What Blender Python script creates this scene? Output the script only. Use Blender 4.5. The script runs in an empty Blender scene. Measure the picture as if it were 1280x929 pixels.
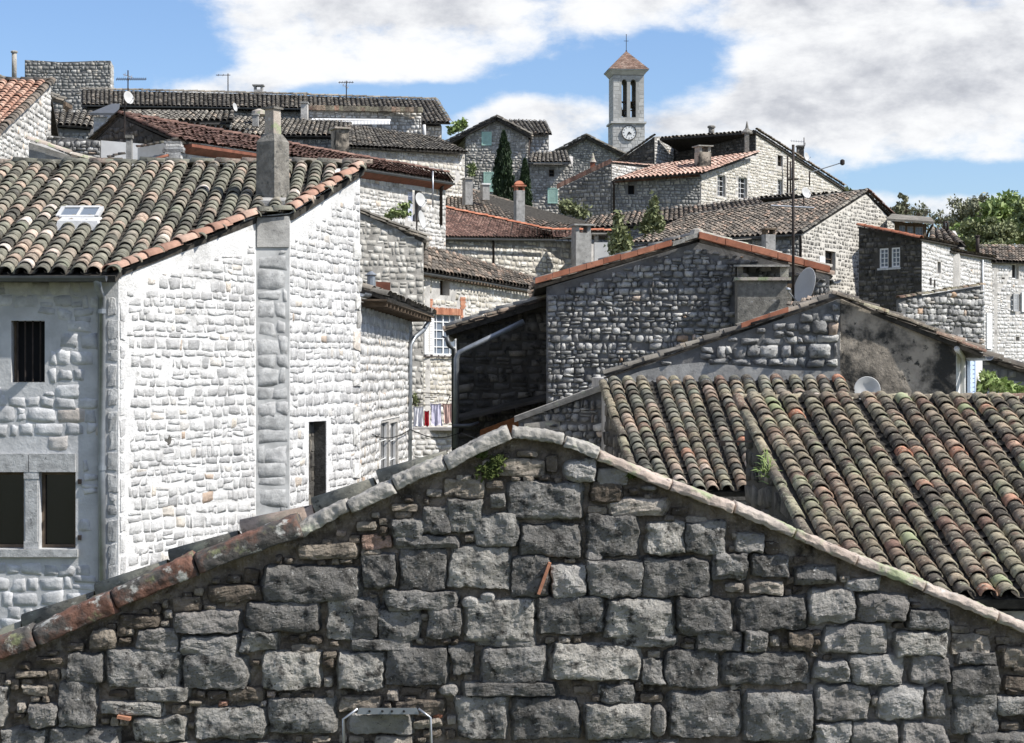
import bpy, math, random
import numpy as np
from mathutils import Vector, noise as mnoise
from mathutils.geometry import tessellate_polygon

rng = np.random.default_rng(7)
random.seed(7)
F, CX, CY, KY, CZ = 1800.0, 640.0, 464.5, 2600.0 / 1800.0, 9.0
CAM = Vector((0, 0, CZ))
scn = bpy.context.scene
COL = scn.collection
UP = Vector((0, 0, 1))

# ---------------------------------------------------------------- placing
def W(px, py, Y):
    """world point on the sight line of a survey mark, Y units in front"""
    return Vector(((px - CX) * Y / F, Y * KY, CZ + (CY - py) * Y / F))

def V3(p):
    return p.copy() if isinstance(p, Vector) else W(*p)

def R(px, py, e, k=.46):
    """roof point on the plane rising from eave mark e with pitch k"""
    ex, ey, eY = e
    ze = (CY - ey) * eY / F
    c = (CY - py) / F
    return W(px, py, (ze - k * eY) / (c - k))

def ground(x, y):
    Y = y / KY
    z = float(np.interp(Y, [-200, 0, 12, 25, 40, 60, 80, 110, 150, 190, 260, 420, 900, 3000],
                        [-9, -7.5, -7.5, -6.5, -4.5, -1.5, 2.5, 8, 16, 18, 11, -2, -25, -60]))
    t = x / max(y, 5) * KY
    if Y > 20:
        z -= max(0, t - .2) * .55 * min(Y, 140)
        z += max(0, -t - .25) * .12 * min(Y, 100)
    return z + CZ

# ---------------------------------------------------------------- mesh builder
class MB:
    def __init__(s):
        s.v, s.f, s.n = [], [], 0
    def add(s, V, Fc, mat=0):
        V = np.asarray(V, float).reshape(-1, 3)
        Fc = np.asarray(Fc, int)
        s.v.append(V); s.f.append((Fc + s.n, mat)); s.n += len(V)
    def poly(s, pts, faces, mat=0):
        V = np.array([tuple(p) for p in pts], float)
        by = {}
        for f in faces: by.setdefault(len(f), []).append(f)
        s.v.append(V)
        for k, fs in by.items(): s.f.append((np.array(fs, int) + s.n, mat))
        s.n += len(V)
    def box8(s, p, mat=0):
        s.poly(p, [(0,3,2,1),(4,5,6,7),(0,1,5,4),(1,2,6,5),(2,3,7,6),(3,0,4,7)], mat)
    def box(s, c, ax, ay, az, mat=0):
        c, ax, ay, az = map(Vector, (c, ax, ay, az))
        s.box8([c-ax-ay-az, c+ax-ay-az, c+ax+ay-az, c-ax+ay-az,
                c-ax-ay+az, c+ax-ay+az, c+ax+ay+az, c-ax+ay+az], mat)
    def prism(s, pts, vec, mat=0):
        n = len(pts); pts = [Vector(p) for p in pts]; vec = Vector(vec)
        s.poly(pts + [p + vec for p in pts],
               [tuple(range(n)), tuple(range(2*n-1, n-1, -1))] +
               [(i, (i+1) % n, n+(i+1) % n, n+i) for i in range(n)], mat)
    def tube(s, pts, r, seg=8, mat=0, r1=None, cap=True):
        pts = [Vector(p) for p in pts]; n = len(pts); rings = []
        prev = None
        for i, p in enumerate(pts):
            d = (pts[min(i+1, n-1)] - pts[max(i-1, 0)]).normalized()
            a = prev if prev is not None else (Vector((1, 0, 0)) if abs(d.x) < .8 else Vector((0, 1, 0)))
            a = (a - d * a.dot(d)).normalized(); prev = a
            b = d.cross(a)
            rr = r if r1 is None else r + (r1 - r) * i / max(1, n-1)
            rings.append([p + (a*math.cos(t) + b*math.sin(t))*rr for t in [2*math.pi*j/seg for j in range(seg)]])
        vs = [q for ring in rings for q in ring]
        fs = [(i*seg+j, i*seg+(j+1) % seg, (i+1)*seg+(j+1) % seg, (i+1)*seg+j) for i in range(n-1) for j in range(seg)]
        if cap: fs += [tuple(range(seg-1, -1, -1)), tuple((n-1)*seg+j for j in range(seg))]
        s.poly(vs, fs, mat)
    def lathe(s, c, prof, seg=16, mat=0, ax=UP):
        ax = Vector(ax).normalized(); a = ax.orthogonal().normalized(); b = ax.cross(a); c = Vector(c)
        vs = []
        for r, h in prof:
            vs += [c + ax*h + (a*math.cos(2*math.pi*j/seg) + b*math.sin(2*math.pi*j/seg))*r for j in range(seg)]
        n = len(prof)
        fs = [(i*seg+j, i*seg+(j+1) % seg, (i+1)*seg+(j+1) % seg, (i+1)*seg+j) for i in range(n-1) for j in range(seg)]
        fs += [tuple(range(seg-1, -1, -1)), tuple((n-1)*seg+j for j in range(seg))]
        s.poly(vs, fs, mat)
    def build(s, name, mats, parent=None, smooth=False):
        loc = Vector((0, 0, 0))
        p = parent
        while p is not None:
            loc = loc + p.location; p = p.parent
        me = bpy.data.meshes.new(name)
        V = np.concatenate(s.v)
        own = None
        if parent is None:
            own = Vector((float(V[:,0].mean()), float(V[:,1].mean()), float(V[:,2].min())))
            loc = own
        V = V - np.array(tuple(loc))
        lt = np.concatenate([np.full(len(f), f.shape[1]) for f, m in s.f])
        li = np.concatenate([f.ravel() for f, m in s.f])
        mi = np.concatenate([np.full(len(f), m) for f, m in s.f])
        me.vertices.add(len(V)); me.vertices.foreach_set('co', V.ravel())
        me.loops.add(len(li)); me.loops.foreach_set('vertex_index', li.astype(np.int32))
        me.polygons.add(len(lt))
        ls = np.concatenate([[0], np.cumsum(lt)[:-1]])
        me.polygons.foreach_set('loop_start', ls.astype(np.int32))
        me.polygons.foreach_set('loop_total', lt.astype(np.int32))
        me.polygons.foreach_set('material_index', mi.astype(np.int32))
        sm = smooth if not isinstance(smooth, (set, tuple)) else np.isin(mi, list(smooth))
        me.polygons.foreach_set('use_smooth', np.full(len(lt), sm) if isinstance(sm, bool) else sm)
        me.update(calc_edges=True); me.validate()
        for m in (mats if isinstance(mats, (list, tuple)) else [mats]): me.materials.append(m)
        o = bpy.data.objects.new(name, me); COL.objects.link(o)
        o.parent = parent
        if own is not None: o.location = own
        return o

def tag(o, label, cat=None, group=None, kind=None):
    if label: o['label'] = label
    if cat: o['category'] = cat
    if group: o['group'] = group
    if kind: o['kind'] = kind
    return o

def thing(name, label, cat, loc, group=None):
    o = bpy.data.objects.new(name, None); COL.objects.link(o); o.location = loc
    o.empty_display_size = .3
    return tag(o, label, cat, group)

# ---------------------------------------------------------------- materials
def lin(c):
    if isinstance(c, (int, float)): c = (c, c, c)
    return tuple(c) + (1.0,)

class NT:
    """tiny node-tree helper"""
    def __init__(s, tree): s.t = tree
    def node(s, typ, **kw):
        n = s.t.nodes.new(typ)
        for k, v in kw.items(): setattr(n, k, v)
        return n
    def link(s, a, b): s.t.links.new(a, b)
    def put(s, sock, v):
        if hasattr(v, 'is_linked') or hasattr(v, 'links'): s.link(v, sock)
        else: sock.default_value = v
    def math(s, op, a, b=0.0, clamp=False):
        n = s.node('ShaderNodeMath', operation=op, use_clamp=clamp)
        s.put(n.inputs[0], a); s.put(n.inputs[1], b)
        return n.outputs[0]
    def ss(s, v, lo, hi, a=0.0, b=1.0):
        n = s.node('ShaderNodeMapRange', interpolation_type='SMOOTHSTEP')
        s.put(n.inputs[0], v)
        for i, q in enumerate((lo, hi, a, b)): s.put(n.inputs[i+1], q)
        return n.outputs[0]
    def noise(s, vec, scale, detail=5, rough=.55, dist=0.0):
        n = s.node('ShaderNodeTexNoise')
        s.link(vec, n.inputs['Vector'])
        n.inputs['Scale'].default_value = scale; n.inputs['Detail'].default_value = detail
        n.inputs['Roughness'].default_value = rough; n.inputs['Distortion'].default_value = dist
        return n.outputs['Fac']
    def ramp(s, fac, stops, interp='LINEAR'):
        n = s.node('ShaderNodeValToRGB'); e = n.color_ramp.elements; n.color_ramp.interpolation = interp
        while len(e) < len(stops): e.new(.5)
        for el, (p, c) in zip(e, stops): el.position = p; el.color = lin(c)
        s.link(fac, n.inputs[0]); return n.outputs[0]
    def mix(s, fac, a, b, blend='MIX'):
        n = s.node('ShaderNodeMix', data_type='RGBA', blend_type=blend)
        s.put(n.inputs[0], fac)
        for i, v in ((6, a), (7, b)):
            if isinstance(v, (tuple, float, int)): n.inputs[i].default_value = lin(v) if not (isinstance(v, tuple) and len(v) == 4) else v
            else: s.link(v, n.inputs[i])
        return n.outputs[2]

def new_mat(name, rough=.9, spec=.25):
    m = bpy.data.materials.new(name); m.use_nodes = True
    t = NT(m.node_tree); b = m.node_tree.nodes['Principled BSDF']
    b.inputs['Roughness'].default_value = rough
    b.inputs['Specular IOR Level'].default_value = spec
    return m, t, b

def bump(t, b, h, strength, dist):
    n = t.node('ShaderNodeBump'); n.inputs['Strength'].default_value = strength
    n.inputs['Distance'].default_value = dist
    t.link(h, n.inputs['Height']); t.link(n.outputs[0], b.inputs['Normal'])

def m_island(name, stops, vary=.35, vscale=3.0, spots=(), bsc=22.0, bst=.6, bdist=.012, interp='LINEAR', rough=.92, spec=.2):
    """colour per loose piece (stone, tile, leaf) plus weathering; spots=(colour, scale, lo, hi)"""
    m, t, b = new_mat(name, rough, spec)
    g = t.node('ShaderNodeNewGeometry'); P = g.outputs['Position']
    c = t.ramp(g.outputs['Random Per Island'], stops, interp)
    nz = t.noise(P, vscale, 6, .62)
    f = t.ss(nz, .3, .7, 1 - vary, 1 + vary)
    c = t.mix(1.0, c, f, 'MULTIPLY')
    for i, (sc, s, lo, hi) in enumerate(spots):
        off = t.node('ShaderNodeVectorMath', operation='ADD'); t.link(P, off.inputs[0]); off.inputs[1].default_value = (7.3*i+3, 1.7*i, 4.1*i)
        k = t.ss(t.noise(off.outputs[0], s, 5, .65), lo, hi)
        c = t.mix(k, c, sc)
    t.link(c, b.inputs['Base Color'])
    h = t.noise(P, bsc, 6, .68)
    bump(t, b, h, bst, bdist)
    return m

def m_plain(name, col, rough=.6, vary=.12, vscale=4.0, spots=(), metal=0.0, bsc=30.0, bst=.25, bdist=.006, spec=.3):
    m, t, b = new_mat(name, rough, spec)
    g = t.node('ShaderNodeNewGeometry'); P = g.outputs['Position']
    f = t.ss(t.noise(P, vscale, 6, .6), .3, .7, 1 - vary, 1 + vary)
    rgb = t.node('ShaderNodeRGB'); rgb.outputs[0].default_value = lin(col)
    c = t.mix(1.0, rgb.outputs[0], f, 'MULTIPLY')
    for i, (sc, s, lo, hi) in enumerate(spots):
        off = t.node('ShaderNodeVectorMath', operation='ADD'); t.link(P, off.inputs[0]); off.inputs[1].default_value = (3.3*i+1, 5.7*i, 2.1*i)
        k = t.ss(t.noise(off.outputs[0], s, 6, .65), lo, hi)
        c = t.mix(k, c, sc)
    t.link(c, b.inputs['Base Color']); b.inputs['Metallic'].default_value = metal
    if bst: bump(t, b, t.noise(P, bsc, 5, .65), bst, bdist)
    return m

def m_glass(name, col=.02):
    m, t, b = new_mat(name, .12, .6)
    b.inputs['Base Color'].default_value = lin(col)
    return m

# stones
SPK = ((.62,.61,.58), 9.0, .62, .72); SDK = ((.03,.03,.03), 6.0, .58, .75)
M = {}
M['near'] = m_island('near_block_stone', [(0,(.16,.151,.138)),(.35,(.24,.228,.21)),(.7,(.32,.305,.28)),(.93,(.43,.405,.36)),(1,(.46,.43,.38))], .38, 5,
                     [((.05,.047,.043), 11, .50, .68), ((.50,.485,.455), 19, .63, .70), ((.045,.042,.038), 42, .60, .66), ((.42,.41,.385), 48, .63, .68)], 34, 1.0, .045)
M['near_fill'] = m_island('near_packing_stone', [(0,(.10,.08,.062)),(.35,(.20,.165,.13)),(.7,(.32,.275,.22)),(.96,(.46,.41,.35)),(1,(.30,.13,.08))], .4, 9,
                     [((.055,.048,.04), 15, .52, .7), ((.40,.37,.32), 40, .62, .68)], 34, 1.0, .04)
M['near_mortar'] = m_plain('old_earth_mortar', (.27,.225,.18), .95, .45, 5, [((.07,.06,.05), 3.0, .52, .68), ((.33,.29,.24), 9, .56, .68), ((.4,.36,.3), 38, .62, .68)], 0, 30, 1.0, .05, .1)
M['pale_block'] = m_island('pale_block_stone', [(0,(.27,.25,.23)),(.5,(.36,.34,.31)),(1,(.45,.43,.40))], .3, 5,
                     [((.10,.095,.088), 9, .6, .72), ((.12,.115,.105), 42, .62, .68)], 34, 1.0, .045)
M['white_stone'] = m_island('white_limestone', [(0,(.40,.395,.385)),(.15,(.52,.51,.495)),(.5,(.60,.59,.57)),(.93,(.67,.66,.64)),(.985,(.62,.56,.48)),(1,(.45,.34,.26))], .2, 6,
                     [((.27,.265,.26), 16, .58, .72), ((.70,.69,.67), 5, .58, .7)], 38, 1.0, .024)
M['white_mortar'] = m_plain('white_lime_mortar', (.68,.67,.65), .95, .12, 2.2, [((.47,.46,.44), 1.1, .52, .72), ((.40,.39,.37), 7, .6, .74)], 0, 28, 1.0, .02, .1)
M['grey_quoin'] = m_island('grey_quoin_stone', [(0,(.33,.33,.325)),(.5,(.41,.41,.40)),(1,(.48,.475,.465))], .25, 8, [((.16,.16,.16), 20, .6, .72)], 30, .8, .014)
M['quoin_joint'] = m_plain('grey_joint', (.42,.42,.41), .95, .2, 4)
M['facade'] = m_island('facade_stone', [(0,(.42,.42,.42)),(.5,(.52,.52,.515)),(.93,(.60,.595,.59)),(1,(.5,.42,.34))], .2, 5, [((.27,.27,.27), 12, .62, .75)], 26, .8, .014)
M['facade_mortar'] = m_plain('facade_lime_wash', (.50,.50,.495), .95, .14, 3, (), 0, 16, .7, .014, .1)
M['pale_stone'] = m_island('pale_rubble', [(0,(.36,.35,.325)),(.3,(.50,.485,.455)),(.7,(.60,.585,.55)),(.95,(.68,.67,.635)),(1,(.55,.43,.32))], .25, 4, [((.2,.195,.185), 7, .6, .75)], 18, .8, .03)
M['cream_stone'] = m_island('cream_rubble', [(0,(.38,.35,.29)),(.4,(.52,.48,.41)),(.8,(.62,.585,.51)),(1,(.70,.67,.6))], .2, 4, [((.22,.2,.17), 7, .6, .75)], 18, .8, .025)
M['beige_stone'] = m_island('beige_rubble', [(0,(.28,.265,.235)),(.4,(.40,.38,.34)),(.8,(.50,.48,.435)),(1,(.58,.55,.5))], .25, 4, [((.17,.16,.145), 6, .58, .75)], 18, .8, .025)
M['grey_far'] = m_island('grey_house_rubble', [(0,(.22,.215,.2)),(.4,(.31,.305,.285)),(.8,(.40,.39,.365)),(1,(.46,.42,.36))], .3, 4, [((.1,.1,.1), 7, .58, .74)], 18, .9, .03)
M['pale_mortar'] = m_plain('pale_mortar', (.46,.44,.41), .95, .2, 2, [((.22,.21,.2), 3, .55, .7)], 0, 14, .8, .02, .1)
M['near_pale_mortar'] = m_plain('pale_repair_mortar', (.37,.33,.295), .95, .25, 6, [((.2,.17,.145), 5, .55, .7), ((.48,.45,.41), 30, .6, .7)], 0, 30, 1.0, .04, .1)
M['cream_mortar'] = m_plain('cream_mortar', (.56,.53,.47), .95, .15, 2, [((.4,.38,.33), 2, .55, .72)], 0, 14, .8, .02, .1)
M['speckle_stone'] = m_island('speckle_stone', [(0,(.13,.122,.108)),(.5,(.24,.228,.2)),(.85,(.38,.36,.32)),(1,(.52,.49,.43))], .3, 3, (), 16, .9, .02)
M['dark_joint'] = m_plain('dark_open_joints', (.29,.275,.25), .95, .3, 2, (), 0, 14, .8, .02, .1)
M['grey_rubble'] = m_island('grey_rubble', [(0,(.15,.148,.142)),(.4,(.27,.266,.256)),(.8,(.41,.402,.385)),(.97,(.54,.525,.49)),(1,(.42,.26,.15))], .35, 5, [((.06,.06,.06), 9, .55, .72)], 20, 1.0, .03)
M['grey_mortar'] = m_plain('grey_mortar', (.165,.163,.16), .95, .25, 2.5, [((.075,.075,.075), 2, .55, .7)], 0, 16, .8, .02, .1)
M['sooty_stone'] = m_island('sooty_stone', [(0,(.07,.066,.06)),(.6,(.115,.108,.097)),(1,(.2,.18,.15))], .4, 3, [((.025,.024,.022), 4, .5, .7)], 16, 1.0, .03)  # stone darkened so that the shade of unlit walls is in its colour
M['sooty_mortar'] = m_plain('sooty_mortar', (.075,.07,.062), .95, .3, 2, (), 0, 14, .8, .02, .1)  # joints of those walls, darkened with the same shade
M['tower_stone'] = m_island('dressed_stone', [(0,(.42,.415,.395)),(1,(.53,.525,.50))], .15, 1.5, (), 8, .5, .02)
M['tower_joint'] = m_plain('dressed_stone_joint', (.36,.355,.335), .9, .15, 1)
M['brick'] = m_island('brick', [(0,(.33,.13,.075)),(1,(.48,.24,.15))], .2, 4)
# renders
M['render_stain'] = m_plain('stained_render', (.37,.32,.26), .95, .25, 1.2, [((.045,.043,.039), .8, .46, .60), ((.05,.048,.044), 5.5, .55, .66)], 0, 20, .9, .02, .1)
M['render_white'] = m_plain('white_render', (.68,.67,.65), .9, .1, 2)
M['render_grey'] = m_plain('grey_cement', (.33,.32,.30), .95, .25, 4, [((.15,.145,.14), 6, .56, .7)], 0, 25, .8, .012)
M['concrete'] = m_plain('rough_concrete', (.21,.197,.172), .95, .3, 8, [((.10,.098,.09), 12, .55, .68), ((.36,.35,.33), 5, .6, .7)], 0, 28, 1.0, .02)
M['coping_grey'] = m_plain('lichen_grey_coping', (.33,.31,.275), .95, .25, 7, [((.10,.095,.085), 9, .58, .7), ((.42,.43,.33), 5, .58, .68)], 0, 35, .9, .012)
M['coping_pink'] = m_island('lichen_pink_coping', [(0,(.38,.335,.29)),(.35,(.46,.375,.315)),(.7,(.40,.36,.31)),(1,(.44,.345,.285))], .2, 5, [((.33,.36,.22), 3.2, .5, .62), ((.12,.11,.10), 16, .6, .68), ((.52,.50,.45), 7, .6, .68)], 35, .9, .014)
M['coping_rust'] = m_plain('lichen_red_tile', (.17,.088,.062), .95, .4, 6, [((.085,.078,.07), 4, .42, .58), ((.42,.41,.37), 8, .57, .66), ((.24,.25,.13), 4, .58, .7)], 0, 35, .9, .012)
# tiles
SPT = ((.04,.038,.034), 14, .54, .70)
M['tile_grey'] = m_island('mossy_grey_tile', [(0,(.095,.088,.075)),(.22,(.18,.172,.135)),(.5,(.24,.23,.18)),(.72,(.28,.25,.20)),(.88,(.35,.27,.21)),(.95,(.46,.35,.27)),(1,(.64,.57,.50))], .35, 9,
                      [SPT, ((.25,.255,.19), 2.4, .54, .72), ((.34,.34,.29), 26, .61, .69)], 40, .7, .01)
M['tile_mix'] = m_island('lichen_red_and_green_tile', [(0,(.085,.073,.06)),(.2,(.165,.14,.11)),(.4,(.26,.235,.165)),(.58,(.20,.125,.095)),(.72,(.34,.285,.21)),(.84,(.28,.26,.18)),(.95,(.39,.275,.20)),(1,(.43,.2,.125))], .4, 9,
                      [((.33,.335,.215), 2.2, .55, .72), ((.46,.44,.33), 24, .58, .66), ((.17,.10,.075), 3.1, .58, .74), ((.04,.036,.032), 15, .53, .68)], 40, .8, .01)
M['tile_lime'] = m_island('lime_lichen_tile', [(0,(.27,.29,.16)),(1,(.34,.36,.22))], .15, 9, [((.06,.055,.045), 16, .6, .7)], 40, .5, .01)
M['tile_orange'] = m_island('new_orange_tile', [(0,(.34,.19,.135)),(.5,(.44,.275,.205)),(1,(.53,.375,.29))], .15, 8, [((.2,.12,.08), 14, .62, .74)], 40, .4, .006)
M['tile_brick'] = m_island('orange_red_tile', [(0,(.33,.12,.07)),(1,(.45,.195,.12))], .2, 4, [((.16,.10,.08), 7, .56, .72)], 40, .4, .006)
M['tile_red'] = m_island('dark_red_tile', [(0,(.105,.065,.053)),(.5,(.175,.10,.079)),(1,(.26,.165,.13))], .3, 1.5, [((.06,.045,.04), 2.5, .5, .7)], 20, .6, .02)
M['tile_brown'] = m_island('brown_grey_tile', [(0,(.10,.09,.078)),(.5,(.185,.157,.128)),(.85,(.26,.212,.17)),(1,(.37,.265,.2))], .3, 1.2, [((.06,.055,.05), 2.5, .52, .7), ((.24,.235,.2), 5, .6, .72)], 20, .6, .02)
M['tile_tower'] = m_island('tower_tile', [(0,(.2,.13,.10)),(.6,(.27,.18,.14)),(1,(.34,.25,.2))], .25, 1.5, [((.15,.12,.1), 3, .55, .7)], 20, .4, .02)
M['tile_slate'] = m_island('weathered_grey_tile', [(0,(.11,.10,.088)),(.5,(.19,.175,.15)),(.9,(.27,.245,.205)),(1,(.36,.29,.225))], .3, 1.2, [((.045,.043,.04), 3, .52, .7)], 20, .6, .02)
M['tile_pink'] = m_island('pale_pink_tile', [(0,(.40,.25,.19)),(.6,(.50,.33,.26)),(1,(.58,.44,.36))], .2, 1.5, [((.22,.15,.12), 4, .6, .75)], 20, .4, .01)
M['tile_under'] = m_plain('dirt_between_tiles', (.055,.05,.043), .95, .4, 8, [((.2,.19,.17), 10, .66, .74)], 0, 20, .6, .01, .1)  # dirt, darkened further for the shade between tile columns
# others
M['zinc'] = m_plain('zinc', (.30,.32,.34), .45, .15, 6, (), .6, 30, .1, .002)
M['zinc_dark'] = m_plain('dull_dark_zinc', (.12,.125,.13), .5, .15, 6, (), .4, 30, .1, .002)
M['iron'] = m_plain('rusty_dark_iron', (.045,.035,.03), .7, .3, 9, (), .3)
M['steel'] = m_plain('pale_galvanised_steel', (.42,.43,.45), .4, .1, 8, (), .8, 30, .1, .002)
M['dish'] = m_plain('grey_dish_enamel', (.48,.475,.46), .5, .06, 3, (), 0, 30, .05, .002)
M['white_paint'] = m_plain('white_paint', (.78,.78,.77), .55, .05, 6)
M['green_paint'] = m_plain('faded_green_paint', (.42,.62,.53), .7, .12, 2)
M['grey_paint'] = m_plain('grey_blue_paint', (.36,.365,.37), .6, .1, 4)
M['blue_paint'] = m_plain('pale_blue_paint', (.50,.60,.74), .6, .08, 4)
M['lilac_paint'] = m_plain('pale_lilac_door_paint', (.55,.57,.68), .6, .08, 4)
M['timber'] = m_plain('old_timber', (.13,.095,.065), .85, .35, 6)
M['timber_orange'] = m_plain('orange_varnished_timber', (.27,.10,.035), .7, .3, 5)
M['timber_red'] = m_plain('red_brown_timber', (.20,.075,.045), .75, .25, 4)
M['void'] = m_plain('dark_room', (.012,.012,.013), .9, 0, 1, (), 0, 1, 0)
M['glass'] = m_glass('window_glass', .015)
M['glass_pale'] = m_glass('pale_window_glass', (.16,.19,.23))
M['clock'] = m_plain('white_enamel', (.78,.78,.76), .5, .03, 3, (), 0, 10, 0)
M['black'] = m_plain('black_metal', (.02,.02,.02), .6, .1, 6, (), 0, 10, 0)
M['bronze'] = m_plain('bronze', (.10,.08,.05), .5, .2, 6, (), .5)
M['bark'] = m_plain('bark', (.10,.08,.06), .95, .3, 5)
M['moss'] = m_island('moss', [(0,(.03,.045,.012)),(1,(.09,.11,.03))], .3, 10)
def leaf(name, a, b_, tr=.25):
    m = m_island(name, [(0, a), (1, b_)], .25, .8, (), 5, 0, .01, 'LINEAR', .6, .3)
    return m
M['leaf_dark'] = leaf('cypress_leaf', (.012,.026,.010), (.035,.06,.022))
M['leaf_mid'] = leaf('green_leaf', (.17,.21,.08), (.30,.35,.16))
M['leaf_olive'] = leaf('olive_leaf', (.13,.15,.065), (.26,.275,.14))
M['leaf_bright'] = leaf('bright_leaf', (.18,.25,.07), (.33,.40,.16))
M['leaf_bud'] = leaf('grey_green_bud_leaf', (.16,.165,.10), (.28,.28,.18))
M['earth'] = m_plain('dry_earth_and_grass', (.13,.12,.075), .95, .35, .25, [((.07,.095,.03), .12, .45, .6), ((.22,.2,.16), .8, .58, .7)], 0, 4, .8, .08, .1)
for nm, c in (('cloth_white',(.76,.75,.78)), ('cloth_red',(.45,.02,.03)), ('cloth_lilac',(.66,.63,.76)), ('cloth_peach',(.62,.42,.36))):
    M[nm] = m_plain(nm, c, .9, .06, 5)

# ---------------------------------------------------------------- stones
def in_poly(pts, poly):
    x, y = pts[..., 0], pts[..., 1]; c = np.zeros(x.shape, bool)
    n = len(poly); j = n - 1
    for i in range(n):
        xi, yi = poly[i]; xj, yj = poly[j]
        if yi != yj:
            c ^= ((yi > y) != (yj > y)) & (x < (xj - xi) * (y - yi) / (yj - yi) + xi)
        j = i
    return c

def courses(poly, holes, zlo, h=(.12,.2), w=(.15,.4), gap=.02, rough=.12, pad=.015):
    us = [p[0] for p in poly]; zs = [p[1] for p in poly]
    u0, u1, z1 = min(us), max(us), max(zs)
    z = zlo; quads = []
    while z < z1:
        hh = rng.uniform(*h); u = u0 + pad - rng.uniform(0, .05)
        ph, am = rng.uniform(0, 6), hh * .09
        while u < u1 - .04:
            ww = rng.uniform(*w) * (1 if rng.random() > .18 else .5)
            e = min(u + ww, u1 - pad)
            if u1 - e < w[0] * .5: e = u1 - pad
            f = lambda q: am * math.sin(q * 2.1 + ph)
            lo, hi = z + gap/2, z + hh - gap/2
            parts = [(lo, hi)]
            if hh > h[0] * 1.25 and rng.random() < .12:
                mdl = lo + (hi - lo) * rng.uniform(.35, .65); parts = [(lo, mdl - gap/2), (mdl + gap/2, hi)]
            for a, b in parts:
                quads.append([(u + gap/2, a + f(u)), (e - gap/2, a + f(e)), (e - gap/2, b + f(e)), (u + gap/2, b + f(u))])
            u = e
            if u >= u1 - pad - 1e-6: break
        z += hh
    if not quads: return np.zeros((0, 4, 2))
    Q = np.array(quads)
    Q += rng.uniform(-1, 1, Q.shape) * rough * np.minimum(.35 * (h[0] + h[1]) / 2, .09)
    Q[..., 0] = np.clip(Q[..., 0], u0 + pad*.4, u1 - pad*.4)
    C = Q.mean(1, keepdims=True)
    ins = in_poly(Q + (C - Q) * .05, poly)
    ok = in_poly(C[:, 0], poly)
    # shrink the stones that stick out
    keep = ok & ins.all(1)
    for su, sv in ((.8,.8), (1,.6), (.6,1), (.6,.6), (.8,.4), (.4,.4)):
        S = C + (Q - C) * np.array([su, sv])
        k2 = ok & ~keep & in_poly(S, poly).all(1)
        Q[k2] = S[k2]; keep = keep | k2
    for (a, b, c, d) in holes:
        mn, mx = Q.min(1), Q.max(1)
        hit = (mx[:,0] > a) & (mn[:,0] < c) & (mx[:,1] > b) & (mn[:,1] < d)
        keep &= ~hit
    return Q[keep]

def pillow(mb, Q, wl, depth, res=4, mat=1, rn=.3, k=.22, sink=.02, frac=0.0, fs=8.0, facet=0, box=6):
    """rounded stones on wall wl from quads Q (N,4,2) in wall coordinates"""
    N = len(Q)
    if N == 0: return
    g = np.concatenate([[-1], np.linspace(-.86, .86, res-2), [1]])
    T, S = np.meshgrid(g, g, indexing='ij')
    s2 = S * np.sqrt(1 - k * T**2); t2 = T * np.sqrt(1 - k * S**2)
    a, b = (s2 + 1) / 2, (t2 + 1) / 2
    w = np.stack([(1-a)*(1-b), a*(1-b), a*b, (1-a)*b], -1)
    uv = np.einsum('ijk,nkc->nijc', w, Q)
    e = np.maximum(np.abs(S), np.abs(T))
    d = np.full(N, depth) if np.isscalar(depth) else np.asarray(depth)
    prof = np.clip(1 - e**box, 0, 1)
    h = d[:, None, None] * prof[None] * (1 + rng.uniform(-rn, rn, (N, res, res)))
    # tilt of each face
    tl = rng.uniform(-.25, .25, (N, 2))
    h = h * (1 + tl[:, 0, None, None] * S[None] + tl[:, 1, None, None] * T[None])
    if facet:
        for q_ in range(facet):
            th_ = rng.uniform(0, 2*math.pi, N); sl_ = rng.uniform(.35, 1.3, N); of_ = rng.uniform(.62, 1.25, N)
            pr = S[None]*np.cos(th_)[:, None, None] + T[None]*np.sin(th_)[:, None, None]
            h = np.minimum(h, d[:, None, None] * (of_[:, None, None] + sl_[:, None, None]*(.75 - pr)))
    border = (e > .999)
    h = np.where(border[None], -sink, h)
    size = (Q.max(1) - Q.min(1)).min(1)
    if res < 9: uv = uv + rng.uniform(-1, 1, uv.shape) * (size * .06)[:, None, None, None]
    else:
        fl = uv.reshape(-1, 2); fr_ = 9.0
        wv = np.array([(mnoise.noise(Vector((a*fr_, b*fr_, 3))) + .5*mnoise.noise(Vector((a*31, b*31, 8))), mnoise.noise(Vector((a*fr_, b*fr_, 13))) + .5*mnoise.noise(Vector((a*31, b*31, 18)))) for a, b in fl])
        uv = uv + wv.reshape(uv.shape) * np.minimum(size * .10, .02)[:, None, None, None]
    U, n = np.array(wl.u), np.array(wl.n)
    P = np.array(wl.O)[None, None, None] + uv[..., 0:1] * U + np.array((0, 0, 1.0)) * uv[..., 1:2] + h[..., None] * n
    if frac:
        fl = P.reshape(-1, 3)
        dd = np.array([mnoise.fractal(Vector(p) * fs, .8, 2.1, 5) - 1.3 * abs(mnoise.noise(Vector(p) * fs * .8)) + .3 for p in fl])
        fl = fl + n[None] * (dd * frac)[:, None] * np.broadcast_to(np.where(border, .2, 1)[None], h.shape).reshape(-1, 1)
        P = fl.reshape(P.shape)
    ij = np.arange(res*res).reshape(res, res)
    q = np.stack([ij[:-1, :-1], ij[:-1, 1:], ij[1:, 1:], ij[1:, :-1]], -1).reshape(-1, 4)
    Fq = (np.arange(N)[:, None, None] * res * res + q[None]).reshape(-1, 4)
    mb.add(P.reshape(-1, 3), Fq, mat)

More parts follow.
